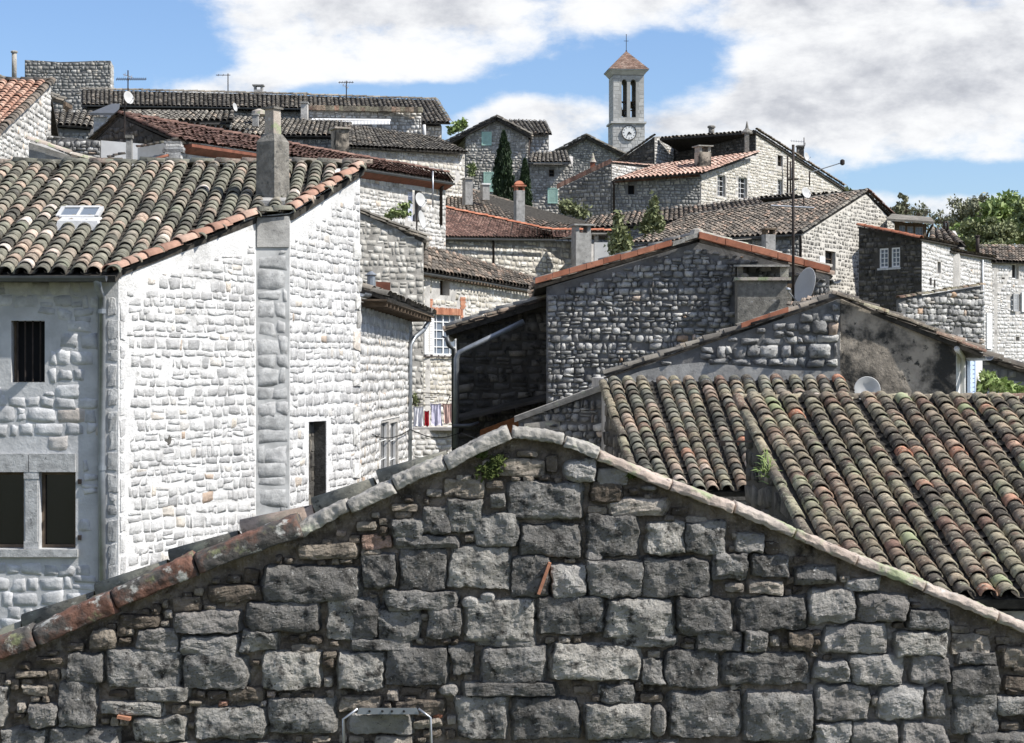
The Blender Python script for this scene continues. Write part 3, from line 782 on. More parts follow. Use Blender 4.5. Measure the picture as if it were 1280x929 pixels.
# coping stones and tiles of the two slopes
def slab(mbs, p, q, tk, dep, front, bow=.0, taper=1.0):
    """one coping piece from p to q (wall coordinates of its lower edge): thick rounded slab lying on the wall head"""
    d = Vector((q[0]-p[0], q[1]-p[1])); nu = Vector((-d.y, d.x)).normalized()
    if nu.y < 0: nu = -nu
    sec = [(front,0),(front+.008,tk*.35),(front-.004,tk*.86),(front-.035,tk),(front-dep*.5,tk*1.06),(front-dep+.05,tk*.95),(front-dep,tk*.5),(front-dep,0)]
    sec = [(sec[q_][0]+(sec[(q_+1) % 8][0]-sec[q_][0])*r_/5, sec[q_][1]+(sec[(q_+1) % 8][1]-sec[q_][1])*r_/5) for q_ in range(8) for r_ in range(5)]
    n = 33; vs = []; jo = rng.uniform(-.007, .007, 4)
    for i in range(n):
        f = i/(n-1); c = Vector(p) + d*f
        th_ = taper + (1-taper)*f
        for dn, hgt in sec:
            q_ = c + nu*(hgt*th_ + bow*math.sin(math.pi*f) + jo[0] + jo[1]*(f-.5)*2); dn = dn + jo[2]*2 - (.018 if i in (0, n-1) else 0)
            w3 = w.P(q_.x, q_.y, dn)
            nz = mnoise.noise(w3*5)*.010 + mnoise.noise(w3*17)*.009 + mnoise.noise(w3*40)*.007
            vs.append(w3 + w.n*nz + UP*nz)
    k_ = len(sec)
    fs = [(i*k_+j, i*k_+(j+1) % k_, (i+1)*k_+(j+1) % k_, (i+1)*k_+j) for i in range(n-1) for j in range(k_)]
    fs += [tuple(range(k_-1, -1, -1)), tuple((n-1)*k_+j for j in range(k_))]
    mbs.poly(vs, fs)
def run(name, marks, tk, dep, front, mat, label=None, taper=1.0, ov=.0):
    m_ = MB()
    for a_, b_ in zip(marks[:-1], marks[1:]):
        p, q = w.uz(*a_), w.uz(*b_); g_ = .004
        v = Vector((q[0]-p[0], q[1]-p[1])).normalized()
        slab(m_, (p[0]+v.x*g_, p[1]+v.y*g_+ov), (q[0]-v.x*g_, q[1]-v.y*g_), tk, dep, front, .006 if mat != 'coping_pink' else 0, taper)
    return H.part(name, m_, mat, label=label, smooth=True)
run('coping', [(641,548),(560,586),(497,615),(440,641),(379,672)], .088, .34, .085, 'coping_grey', 'grey cement coping lumps')
run('coping', [(382,670),(252,716),(150,762),(50,806),(-60,850)], .122, .26, .10, 'coping_rust', 'rusty red coping tiles with grey lichen', 1.15)
run('coping', [(638,546),(704,557),(746,574)], .072, .36, .075, 'coping_grey')
run('coping', [(745,575),(836,612),(915,640),(990,672),(1067,706),(1152,740),(1244,775),(1330,809)], .062, .36, .075, 'coping_pink', 'flat pinkish coping slabs with green lichen')
# second line of tiles just behind the left slope
m_ = MB()
for q0, q1 in zip([(560,573),(470,607),(392,640),(300,673),(212,709),(120,748),(30,786)], [(478,603),(398,637),(308,668),(220,704),(128,744),(36,782),(-60,826)]):
    A_, B_ = W(q1[0], q1[1]+6, Y0+.42), W(q0[0], q0[1]+6, Y0+.42)
    d_ = (B_-A_).normalized(); s_ = d_.cross(UP).normalized(); n_ = s_.cross(d_)
    if n_.z < 0: n_ = -n_
    tiles(m_, np.array([tuple(A_)]), np.array([tuple(d_)]), np.array(tuple(n_)), np.array([.125]), np.array([(B_-A_).length*1.04]), 9, .03, .8, True, .5, [0], 0)
m_.build('roof', [M['tile_grey']], H.root, True)
m_ = MB(); m_.prism([W(600,600,Y0+.32), W(-110,905,Y0+.32), W(-110,905,Y0+.8), W(600,600,Y0+.8)], UP*.08); m_.build('roof', M['tile_under'], H.root)
# moss pads under the apex
for cx_, cy_, rr in ((612,588,17),(622,575,10),(790,592,7),(600,566,9)):
    m_ = MB()
    for _ in range(130):
        p = w.uz(cx_ + rng.normal(0, rr*.38), cy_ + rng.normal(0, rr*.26)); c = w.P(p[0], p[1], rng.uniform(.015,.05)); s_ = .012
        v = Vector(rng.normal(0, 1, 3)).normalized()*s_; u2 = v.orthogonal().normalized()*s_
        m_.prism([c-v-u2, c+v-u2, c+u2*1.5], v.cross(u2).normalized()*.006)
    m_.build('moss', M['moss'], H.root)
H1W = w
# bracket standing on the wall foot at the bottom edge
br = thing('metal_bracket', 'grey perforated metal bracket on thin legs at the foot of the foreground gable', 'bracket', W(485, 960, Y0-.3))
m_ = MB(); YB = Y0-.14
m_.box8([W(446,893,YB), W(524,893,YB), W(524,893,YB+.1), W(446,893,YB+.1), W(449,885,YB), W(521,885,YB), W(521,885,YB+.1), W(449,885,YB+.1)])
o = m_.build('plate', M['zinc'], br)
m_ = MB()
for x in (462, 478, 490, 505): m_.lathe(W(x, 889, YB), [(.008,0),(.008,.006),(.004,.008)], 8, 0, (0,-1,0))
m_.build('bolt_head', M['black'], o)
for pts in ([(447,886),(429,899),(431,990)], [(523,886),(538,897),(541,990)]):
    m_ = MB(); m_.tube([W(x, y, YB-.01) for x, y in pts], .009, 8); m_.build('leg', M['steel'], br, True)

# ================================================================ mossy roofs on the right
H = House('low_stone_house', 'house with a broad lichened canal tile roof on the right, red and lime green tiles', 'house', (1150, 700, 15.5))
a0, a1, b1, b0 = W(1054,748,14.6), W(1500,748,14.6), W(1300,499,18.6), W(928,497,18.6)
H.roof(a0, a1, b1, b0, 'tile_mix', .228, .22, 8, rim=True, lift=.024, hs=.92, extra_mat='tile_lime', extra_p=.022, channel=True, jit=.8, thick=.10)
H.verge([a0 - Vector((.06,0,.02)), b0 - Vector((.06,0,.02))], 'tile_mix', .075, .5)
H.verge([b0 + Vector((0,.08,-.02)), b1 + Vector((0,.08,-.02))], 'tile_mix', .09, .42, name='ridge')
H.centre = (a0+a1+b0+b1)/4
dn = UP*.13
wl = H.wall(b0-dn+Vector((.05,0,0)), a0-dn+Vector((.05,0,0)), style='sooty', vis=680)  # shade of this side wall is painted in as dark stone
H.hidden([a0-dn+Vector((.1,.25,0)), a1-dn+Vector((0,.25,0)), b1-dn]); H.hidden([b1-dn, b0-dn+Vector((.1,0,0))])
# bracket on its side wall
m_ = MB(); p = W(921,552,17.6); m_.box(p, (.24,0,0), (0,.02,0), (0,0,.012)); m_.box(p+Vector((-.17,0,-.03)), (.03,0,0), (0,.03,0), (0,0,.025))
H.part('hook', m_, 'iron')
# grass tuft in the verge
tf = MB()
for _ in range(46):
    c = W(957+rng.normal(0,4), 588+rng.normal(0,7), 16.9); d_ = Vector((rng.normal(-.1,.5), rng.normal(-.3,.4), abs(rng.normal(.6,.3)))).normalized(); s_ = d_.orthogonal().normalized()*.009
    L_ = rng.uniform(.10,.24); m2 = c + d_*L_*.6
    tf.poly([c-s_, c+s_, m2+s_*.8, m2-s_*.8, c+d_*L_ - UP*.03], [(0,1,2,3),(3,2,4)])
tag(tf.build('grass_tuft', M['leaf_bright'], None), 'small bright green tuft growing from the tile edge of the lichened roof', 'plant')

H = House('lean_to', 'lean-to with a small grey green canal tile roof below the patched stone gable', 'house', (850, 560, 21.5))
a0, a1, b1, b0 = W(806,614,20.4), W(1110,614,20.4), W(1056,474,23.6), W(757,477,23.6)
H.roof(a0, a1, b1, b0, 'tile_mix', .237, .225, 8, rim=True, lift=.024, hs=.92, channel=True, jit=.8, extra_mat='tile_grey', extra_p=.45)
H.verge([a0 - Vector((.05,0,.03)), b0 - Vector((.05,0,.03))], 'tile_mix', .08, .45)
H.centre = (a0+a1+b0+b1)/4
H.wall(b0-dn, a0-dn, style='sooty', vis=600); H.hidden([a0-dn+Vector((.05,.2,0)), a1-dn+Vector((0,.2,0)), b1-dn])

# ================================================================ patched gable house (stone half, stained render half)
H = House('gabled_house', 'gabled house with half grey stone and half black stained render under a red tile edge', 'house', (1050, 480, 24.2))
YS = 24.2
wS = H.wall((762,472,YS), (1050,374,YS), style='greybig', vis=500, drop=.0, clip=lambda q: [q.uz(800,463), q.uz(862,455), q.uz(930,460), q.uz(985,464), q.uz(1050,464), q.uz(1050,374), q.uz(780,466)])
wP = H.wall((1050.5,374,YS), (1195,434,YS), style='render_stain')
m_ = MB()   # cement apron where the lean-to roof meets the wall
q = [wS.uz(*p) for p in [(785,470),(800,464),(835,457),(875,453),(930,458),(985,463),(1050,464),(1050,478),(785,478)]]
m_.prism([wS.P(a, b, .006) for a, b in q], wS.n*.05); H.part('apron', m_, 'render_grey')
wR = H.wall((1195.3,434,YS), (1228,437,27.2), style='render_white', base=None)
H.shutter(wR, (1207,446,1214,500), 'blue_paint', 'door')
H.tube('downpipe', [(1196,436,YS-.1),(1203,446,YS+.45),(1203,520,YS+.45)], .05, 'render_white')
apx = W(1049,370,YS); lft = W(757,471,YS); rgt = W(1231,441,YS-.15); dp = Vector((0,6.2,0)); f_ = Vector((0,.05,0))
H.centre = W(1020,470,YS) + Vector((0,3,0))
H.roof(rgt+f_, rgt+dp+f_, apx+dp+f_, apx+f_, 'tile_brown', .25, .36, 6)
dq = Vector((0,.9,0)); H.roof(lft+dq+f_, lft+f_, apx+f_, apx+dq+f_, 'tile_slate', .25, .36, 6)
H.verge([rgt+f_*-1+UP*.0, W(1140,404,YS-.05), W(1049,371,YS-.05)], 'tile_mix', .065, .42)
H.verge([lft-f_-UP*.02, apx-f_-UP*.02], 'tile_under', .045, .5)
H.hidden([W(1228,437,27.2), W(1228,437,27.2)+Vector((0,2,0)), lft+dp*.98, lft])
H.gutter([rgt+UP*-.06+Vector((.08,0,0)), rgt+dp+UP*-.06+Vector((.08,0,0))], .07, 'zinc')
H.part('chimney', (lambda m: (m.prism([W(926,411,YS+.1), W(984,391,YS+.1), W(984,384,YS+.1), W(926,404,YS+.1)], (0,-.16,0)), m)[1])(MB()), 'tile_brick', label='sloping red tile flashing below the plaster flue')
# low wing going down to the left
wV = H.wall((648,524,25.6), (764,483,25.3), style='grey', vis=560)
m_ = MB(); m_.prism([W(643,528,25.55), W(643,521,25.55), W(757,479,25.2), W(763,485,25.2)], (0,.5,0)); H.part('coping', m_, 'coping_grey')
m_ = MB(); m_.prism([W(655,541,25.5), W(700,541,25.5), W(700,524,25.5), W(655,530,25.5)], (0,-.06,0)); H.part('board', m_, 'coping_grey')

# ================================================================ white house on the left
H = House('stone_house', 'tall white stone house on the left with a mossy canal tile roof and mullioned window', 'house', (150, 700, 19.4))
k = .462
eY, zE = 19.2, (CY-343)/F*19.2
def pl(px, py, lift=0.0):
    c = (CY-py)/F; Yq = (zE - k*eY + lift)/(c-k); return W(px, py, Yq)
A_ = W(148, 346, 19.42); B_ = pl(320, 270); C_ = pl(362, 266.5); D_ = pl(450, 211)
fz = Vector((A_.x-12, A_.y, A_.z))
def strip(x0, x1, y0, y1, mat, wd_=(.2,.35), dep=.022, step=1):
    def f(ww, mm):
        Qd = courses([ww.uz(x0,y1), ww.uz(x1,y1), ww.uz(x1,y0), ww.uz(x0,y0)], [], ww.uz((x0+x1)/2,y1)[1], (.24,.36), wd_, .014, .3)
        pillow(mm, Qd[::step], ww, dep, 6, 2, k=.06); return [M[mat]]
    return f
wF = H.wall(W(-55,346,19.42), A_, style='facade', extra=strip(134,148.5,352,800,'grey_quoin',(.2,.3)), vis=790, holes=[(14,401,56,478), (-12,590,30,686), (49,590,94.5,686)],
            nostone=[(-40,566,97,700), (133,347,150,800), (12,399,58,480)])
for r in ((-40,567,36,590), (37,567,94.5,590)):
    m_ = MB(); wF.box(m_, *[wF.rect(r)[i] for i in (0,2,1,3)], -.1, .035); H.part('lintel', m_, 'grey_quoin')
m_ = MB(); q = wF.rect((30.3,590,48.7,686)); wF.box(m_, q[0]+.02, q[2]-.02, q[1]+.1, q[3]-.09, -.14, .022); wF.box(m_, q[0], q[2], q[1], q[1]+.1, -.15, .03); wF.box(m_, q[0], q[2], q[3]-.09, q[3]-.003, -.15, .03); H.part('mullion', m_, 'grey_quoin')
m_ = MB(); q = wF.rect((-40,686.5,98,696)); wF.box(m_, q[0], q[2], q[1], q[3], -.1, .07); H.part('sill', m_, 'grey_quoin')
H.window(wF, (14,401,56,478), 'timber', 'void', 1, 1, .16, frames=False, bars=True)
H.window(wF, (-12,590,30,686), 'timber', 'glass', 1, 1, .16, .045)
H.window(wF, (49,590,94.5,686), 'timber', 'glass', 1, 1, .16, .045)
for y in (602, 672):
    m_ = MB(); wF.box(m_, *[wF.rect((98,y-3,102,y+3))[i] for i in (0,2,1,3)], 0, .05); H.part('hinge_pin', m_, 'iron')
# sunny gable in two planes with a quoined step between them
pst = lambda *q: (lambda ww: [ww.uz(*p) for p in q])
w1 = H.wall(A_, B_, style='white', vis=760, extra=strip(149,157,358,800,'white_stone'), nostone=[(140,335,156.5,800)], clip=pst((150,800),(319,800),(319,303),(250,327),(190,345),(158,352),(150,353)))
w2 = H.wall(B_, C_, style='quoin', vis=700, clip=pst((320.5,800),(361.5,800),(361.5,312),(320.5,312)))
m_ = MB(); q = [w2.uz(*p) for p in ((321,309),(361.5,309),(361.5,270),(321,274))]; m_.prism([w2.P(a, b, .005) for a, b in q], w2.n*.025); H.part('flashing', m_, 'render_grey', label='smooth cement patch under the chimney')
w3 = H.wall(C_, D_, style='white', vis=660, extra=strip(440,450.5,265,640,'pale_stone',(.25,.45),.05,2), holes=[(386,526,408,640)], clip=pst((362,800),(450,800),(450,238),(440,240),(362,304)))
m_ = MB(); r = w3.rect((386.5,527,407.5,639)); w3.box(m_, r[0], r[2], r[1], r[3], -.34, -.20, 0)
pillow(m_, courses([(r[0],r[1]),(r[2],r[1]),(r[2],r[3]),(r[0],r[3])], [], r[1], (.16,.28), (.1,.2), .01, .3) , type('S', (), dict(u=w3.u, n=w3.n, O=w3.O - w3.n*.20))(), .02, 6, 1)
w3.box(m_, r[2]-.012, r[2]-.003, r[1], r[3]-.003, -.199, -.004, 1); m_.build('blocked_window', [M['sooty_mortar'], M['sooty_stone']], H.root)  # lining coloured dark for the shade on this jamb
m_ = MB(); u_, z_ = w1.uz(210,550); m_.lathe(w1.P(u_, z_, -.05), [(.075,0),(.085,.045),(.07,.058)], 12, 0, w1.n); H.part('flue_hole', m_, 'sooty_stone')
D2 = D_ + Vector((-2.2, 4.6, -2.0)); H.centre = Vector((-7.5, 32, 8))
H.hidden([D_, D2, Vector((-14, D2.y, D2.z)), Vector((-14, A_.y, A_.z))])
n0 = Vector((W(0,343,19.2).x-3.2, 19.2*KY, CZ+zE))
dcol = Vector((-.068/KY*1.0, 1, k/KY)); Lr = (W(0,208,23.7).y - n0.y) + .1
e0 = n0; e1 = n0 + Vector((9.4,0,0))
over = lambda p, o: (p.x+o, p.y)
CL = [(e0.x-1, e0.y-.02), (A_.x+.02, e0.y-.02), over(A_, .05), over(B_, .02), over(C_, .06), over(D_, .06), (D_.x+.06, e0.y+Lr), (e0.x-1, e0.y+Lr)]
H.roof(e0, e1, e1+dcol*Lr, e0+dcol*Lr, 'tile_grey', .243, .265, 8, clip=CL, rim=True, lift=.024, hs=.92, channel=True, jit=.8, thick=.09)
H.roof(D2+Vector((.2,0,-.1)), Vector((-14,D2.y,D2.z-.1)), Vector((-14,D_.y+.15,D_.z)), D_+Vector((.05,.15,0)), 'tile_grey', .25, .4, 5)
H.verge([pl(136,343,-.02)+UP*.03, pl(200,317)+UP*.03, B_+UP*.05], 'tile_orange', .105, .42, rim=True, label='new orange edge tiles')
H.verge([C_+UP*.05, D_+UP*.05], 'tile_orange', .10, .36, rim=True)
H.verge([B_+UP*.04+Vector((.02,-.04,0)), C_+UP*.04+Vector((0,-.04,0))], 'tile_grey', .1, .3)
H.verge([e0+dcol*Lr+UP*.02, e0+dcol*Lr+Vector((D_.x-e0.x+.45,0,.02))], 'tile_grey', .1, .42, name='ridge')
H.gutter([(-60,345,19.05),(133,345,19.05)], .075)
H.tube('downpipe', [(121,348,19.05),(123,362,19.15),(127,372,19.38),(127,585,19.38),(127.5,760,19.38)], .052, 'zinc', 10)
for y in (392, 588): 
    m_ = MB(); m_.lathe(W(127,y,19.38), [(.062,0),(.062,.06)], 12); H.part('pipe_collar', m_, 'zinc')
# rough chimney
cb = pl(341, 250); 
def chim(c, hw, z0, z1, rot, mb, tw=1.0, mat=0):
    a, b = Vector((math.cos(rot), math.sin(rot), 0))*hw, Vector((-math.sin(rot), math.cos(rot), 0))*hw
    mb.box8([c-a-b+UP*z0, c+a-b+UP*z0, c+a+b+UP*z0, c-a+b+UP*z0, (c-a*tw-b*tw)+UP*z1, (c+a*tw-b*tw)+UP*z1, (c+a*tw+b*tw)+UP*z1, (c-a*tw+b*tw)+UP*z1], mat)
px2m = cb.y/KY/F
ch = MB(); rot = math.radians(-33)
chim(cb, .185, -.35, 72*px2m, rot, ch, .95); chim(cb, .176, 72*px2m, 82*px2m, rot, ch, .6)
co_ = H.part('chimney', ch, 'concrete')
ch = MB(); chim(cb, .09, 80*px2m, 113*px2m, rot, ch, .95); H.part('chimney_pot', ch, 'coping_pink', co_)
ch = MB(); chim(cb, .115, 113*px2m, 115.5*px2m, rot, ch); H.part('cap', ch, 'concrete', co_)
ch = MB(); b_ = pl(341,252); ch.box(b_+Vector((.02,-.22,-.02)), (.2,0,0), (0,.1,.032), (0,0,.04)); H.part('flashing', ch, 'render_grey', co_)
# roof window
sk = thing('skylight', 'white framed two pane roof window standing open on the mossy roof of the left house', 'roof window', pl(98, 285))
u1_ = Vector((1,0,0)); u2_ = Vector((.10,.85,.52)).normalized(); nn = u1_.cross(u2_); c = pl(100,277)+UP*.13
fm = MB()
hw_, hd = .285, .15
fm.box(c-u1_*hw_, u1_*.028, u2_*hd, nn*.03); fm.box(c+u1_*hw_, u1_*.028, u2_*hd, nn*.03); fm.box(c, u1_*.022, u2_*(hd-.03), nn*.028)
fm.box(c-u2_*hd, u1_*(hw_-.03), u2_*.028, nn*.028); fm.box(c+u2_*hd, u1_*(hw_-.03), u2_*.028, nn*.028)
fr_ = fm.build('frame', M['facade_mortar'], sk)
m_ = MB(); m_.box(c-u1_*.14, u1_*.118, u2_*(hd-.035), nn*.012); m_.build('pane', M['glass_pale'], fr_)
m_ = MB(); m_.box(c+u1_*.14, u1_*.118, u2_*(hd-.035), nn*.012); m_.build('pane', M['glass_pale'], fr_)
m_ = MB(); c2 = pl(98,284)+UP*.06
m_.box8([c2+Vector(v) for v in ((-.30,-.2,-.12),(.36,-.2,-.12),(.36,.2,.03),(-.30,.2,.03),(-.27,-.16,.02),(.30,-.16,.02),(.30,.16,.10),(-.27,.16,.10))]); m_.build('curb', M['facade_mortar'], sk)
# ================================================================ the village behind
GRP = None
def back(p, dx, dy, dz=0.0):
    """point dy further away, kept in the line of depth so that side walls stay square behind the front"""
    q = V3(p); return Vector((q.x*(1+dy/q.y)+dx, q.y+dy, q.z+dz))
dn = UP*.10
def stack(h, px0, px1, py0, py1, Y, mat='render_grey', dep=None, cap=None, rot=0.0, name='chimney', parent=None, capmat='render_grey', label=None):
    """square flue between survey marks; cap: 'slab', 'open' (slab on stubs) or 'pot'"""
    a, b = W(px0, py1, Y), W(px1, py0, Y); wd_ = b.x-a.x; dp_ = dep or wd_
    c = Vector(((a.x+b.x)/2, a.y+dp_/2, 0)); m_ = MB()
    ax, ay = Vector((math.cos(rot), math.sin(rot), 0))*wd_/2, Vector((-math.sin(rot), math.cos(rot), 0))*dp_/2
    m_.box(c+UP*((a.z+b.z)/2), ax, ay, UP*((b.z-a.z)/2))
    o = h.part(name, m_, mat, parent, label)
    if cap == 'slab':
        m_ = MB(); m_.box(c+UP*(b.z+.04), ax*1.25, ay*1.25, UP*.04); h.part('cap', m_, capmat, o)
    if cap == 'open':
        m_ = MB(); hh = wd_*.45
        for sx_ in (-.75, .75): m_.box(c+UP*(b.z+hh/2)+ax*sx_, ax*.22, ay*.9, UP*(hh/2))
        m_.box(c+UP*(b.z+hh+.035), ax*1.3, ay*1.25, UP*.035); h.part('cap', m_, capmat, o)
    if cap == 'pot':
        m_ = MB(); m_.lathe(c+UP*b.z, [(wd_*.42,0),(wd_*.4,wd_*.3),(wd_*.5,wd_*.34),(wd_*.25,wd_*.9),(wd_*.1,wd_*1.0)], 10); h.part('cap', m_, capmat, o, smooth=True)
    return o
def pipe_flue(h, px, py0, py1, Y, r=.1, mat='render_grey', hat=True):
    a, b = W(px, py1, Y), W(px, py0, Y); m_ = MB(); m_.tube([a, b], r, 10); o = h.part('chimney', m_, mat, smooth=True)
    if hat: m_ = MB(); m_.lathe(b, [(r*1.4,0),(r*1.4,r*.5),(r,r*.8)], 10); h.part('cap', m_, mat, o)
    return o

# ---- side house with the deep eave, right of the white house
H = House('stone_house', 'narrow bright stone house with a deep timber eave and a bent zinc downpipe', 'house', (490, 560, 30))
a, b = W(449,378,27), W(515,399,34.2)
wB = H.wall(a, b, style='bright', vis=600, holes=[(476,527,486,600), (488,527,497,600)])
for r in ((476,527,486,600), (488,527,497,600)): H.window(wB, r, 'white_paint', 'glass', 1, 3, .05, .022)
m_ = MB(); q = wB.rect((473,520,500,527)); wB.box(m_, q[0], q[2], q[1]+.01, q[3], -.05, .02); H.part('lintel', m_, 'render_white')
H.centre = (a+b)/2 + Vector((-2,1,0)); H.hidden([b, back(b,-3.4,1.2), back(a,-2.4,1.5), a])
o_ = wB.n*.55
H.roof(a+o_*1.0+UP*.10, b+o_+Vector((0,.3,.10)), b+Vector((-2.5,1,1.0)), a+Vector((-2,1,1.0)), 'tile_slate', .25, .36, 6)
for i in range(15):
    p = a + (b-a)*(i+.5)/15; m_ = MB()
    m_.box(p+o_*.42-UP*.03, wB.n*.26, wB.u*.045, UP*.045); H.part('rafter', m_, 'timber')
m_ = MB(); m_.prism([a+o_*.02+UP*.03, a+o_*.95+UP*.03, b+o_*.95+UP*.03, b+o_*.02+UP*.03], UP*.03); H.part('soffit', m_, 'timber')
H.gutter([W(452,366,26.6), W(478,371,28.2), W(510,381,31.5), W(540,390,34.5)], .075, 'zinc')
H.tube('downpipe', [W(536,390,34.3), W(536,402,34.3), W(530,412,34.0), W(518,422,33.6), W(513,432,33.5), W(512.5,470,33.5), W(512,640,33.5)], .055, 'zinc', 8)
m_ = MB(); m_.box8([W(470,363,33),W(488,365,33),W(488,365,33.6),W(470,363,33.6),W(470,352,33),W(488,353,33),W(488,353,33.6),W(470,352,33.6)]); H.part('chimney', m_, 'timber_red')
m_ = MB(); m_.lathe(W(464,360,31), [(.09,0),(.09,.25),(.13,.28),(.02,.36)], 10); H.part('cowl', m_, 'zinc')

# ---- grey wall behind it
H = House('stone_house', 'grey patched stone house wall with a dark tiled sloping edge beside the white house', 'house', (490, 560, 44))
a, b = W(440,262,47.4), W(529.5,301,48.6)
wC = H.wall(a, b, style='beigefar', vis=565, drop=.14)
H.centre = (a+b)/2 + Vector((0,3,0)); H.hidden([b, back(b,-.3,5), back(a,0,6), a])
H.roof(b+Vector((.12,.02,.02)), back(b,.05,5.2), back(a,0,6.2), a+Vector((-.1,.02,.05)), 'tile_slate', .26, .36, 6, thick=.1)
H.verge([b+Vector((.15,-.15,.1)), a+Vector((-.1,-.15,.12))], 'tile_slate', .10, .42)

# ---- house with the french window
H = House('stone_house', 'stone house with brick framed french window under a long sagging gutter', 'house', (600, 560, 56))
a, b = W(529,345,52.3), W(684,369,58.4)
FW = (541,393,574,444)
wE = H.wall(a, b, style='creamfar', vis=565, holes=[(550,351,562,369), FW], nostone=[(536,386,579,393), (536,372,541,393), (575,372,580,392), (543,345,550,372), (562,345,569,372)])
H.window(wE, (550,351,562,369), 'timber', 'void', 1, 1, .3, frames=False)
H.window(wE, FW, 'white_paint', 'glass_pale', 4, 5, .12, .06)
for r in ((536,386,579,392.5), (575,371,581,386), (534.5,371,540,386), (536.5,393,540.5,444), (574.5,393,578.5,444)):
    m_ = MB(); q = wE.rect(r); nb = max(2, int((q[3]-q[1])/.075))
    if r[2]-r[0] > 20:
        for i in range(int((q[2]-q[0])/.09)): wE.box(m_, q[0]+i*.09, q[0]+i*.09+.078, q[1], q[3]-rng.uniform(0,.03), -.02, .03)
    else:
        for i in range(nb): wE.box(m_, q[0]+rng.uniform(-.05,.05), q[2]+rng.uniform(-.05,.05), q[1]+i*.075, q[1]+i*.075+.062, -.02, .025)
    H.part('brick_surround', m_, 'brick')
H.shutter(wE, (528.5,394,540.5,443), 'white_paint')
m_ = MB(); q = wE.rect((520,443,583,446))
m_.tube([wE.P(q[0],q[1],.1), wE.P(q[2],q[1],.1)], .03, 6)
for i in range(9): m_.tube([wE.P(q[0]+(q[2]-q[0])*i/8,q[1]-.03,.1), wE.P(q[0]+(q[2]-q[0])*i/8+.08,q[1]+.08,.1)], .022, 5)
H.part('hand_rail', m_, 'iron')
e0, e1 = (528,338,51.9), (676,362,57.8)
H.centre = (a+b)/2 + Vector((-1,4,0)); r0, r1 = R(530,307,e0), R(669,348,e1)
H.roof(e0, e1, r1, r0, 'tile_brown', .26, .36, 7, rim=True, lift=.03, jit=1.0)
H.hidden([b, back(r1,0,.4,-.2), back(r0,0,.4,-.2), a]); H.gutter([W(527,340.5,51.75), W(600,352,54.6), W(678,366,57.7)], .08)
for i in range(40):
    m_ = MB(); p = a + (b-a)*(i+.5)/40; m_.box(p+wE.n*.14, wE.n*.16, wE.u*.05, UP*.045); H.part('rafter', m_, 'timber')

# ---- terrace and washing
H = House('terrace_wall', 'low stone terrace wall behind the gutter pipe with washing above it', 'wall', (538, 590, 46))
wT = H.wall((505,537,45.6), (569,537,46.4), style='pale', vis=580)
m_ = MB(); m_.box((W(538,536,46.2)), (1.15,0,0), (0,.3,0), (0,0,.05)); H.part('coping', m_, 'pale_mortar')
H.hidden([(569,537,46.4), back((569,540,46.4),0,2.5), back((505,540,45.6),0,2.5), (505,537,45.6)])
dr = thing('drying_rack', 'thin dark metal drying frame standing on the terrace', 'rack', W(540,536,46.8))
for pts in ([(523,508),(527,491),(562,493)], [(531,497),(546,497)], [(563,494),(557,508)], [(515,506),(570,507)]):
    m_ = MB(); m_.tube([W(x,y,46.8) for x,y in pts], .015, 6); m_.build('bar', M['iron'], dr)
for x in (520,566):
    m_ = MB(); m_.tube([W(x,506,46.8), W(x,537,46.8)], .015, 6); m_.build('leg', M['iron'], dr)
def cloth(name, label, cat, px0, px1, py0, py1, mat, Y=46.62, sl=0, sleeves=False):
    m_ = MB(); nu, nv = 13, 11; V = []; 
    for side in (0, 1):
        for j in range(nv):
            for i in range(nu):
                f, g_ = i/(nu-1), j/(nv-1)
                wob = .035*math.sin(f*11+px0)*g_ + .02*math.sin(f*23+j*.5)
                nar = 1 - .10*math.sin(g_*3.1)
                x = px0 + (px1-px0)*(.5+(f-.5)*nar) + sl*g_; y = py0 + (py1-py0)*g_ + .9*math.sin(f*9+px1)*g_ + 1.2*math.sin(f*math.pi)*(1-g_)
                p = W(x, y, Y); V.append((p.x, p.y+wob+side*.012, p.z))
    ij = np.arange(nu*nv).reshape(nv, nu); q = np.stack([ij[:-1,:-1],ij[:-1,1:],ij[1:,1:],ij[1:,:-1]],-1).reshape(-1,4)
    N_ = nu*nv; rim = list(ij[0]) + list(ij[1:,-1]) + list(ij[-1,-2::-1]) + list(ij[-2:0:-1,0])
    rq = np.array([(rim[i], rim[(i+1)%len(rim)], rim[(i+1)%len(rim)]+N_, rim[i]+N_) for i in range(len(rim))])
    m_.add(np.array(V), np.concatenate([q, q[:, ::-1]+N_, rq]))
    o = m_.build(name, M[mat], None, True); tag(o, label, cat, 'washing on the terrace'); return o
cloth('sheet', 'white sheet hanging at the left of the washing', 'laundry', 516.5, 529.5, 507.5, 533, 'cloth_white')
cloth('towel', 'red cloth hanging between the white sheet and the lilac shirt', 'laundry', 530.2, 536.5, 513, 533, 'cloth_red')
cloth('shirt', 'lilac shirt hanging in the middle of the washing', 'laundry', 537.5, 551.5, 504, 532, 'cloth_lilac', sl=1.5)
cloth('blouse', 'peach coloured garment hanging at the right of the washing', 'laundry', 552.5, 565, 504, 529, 'cloth_peach', sl=3)

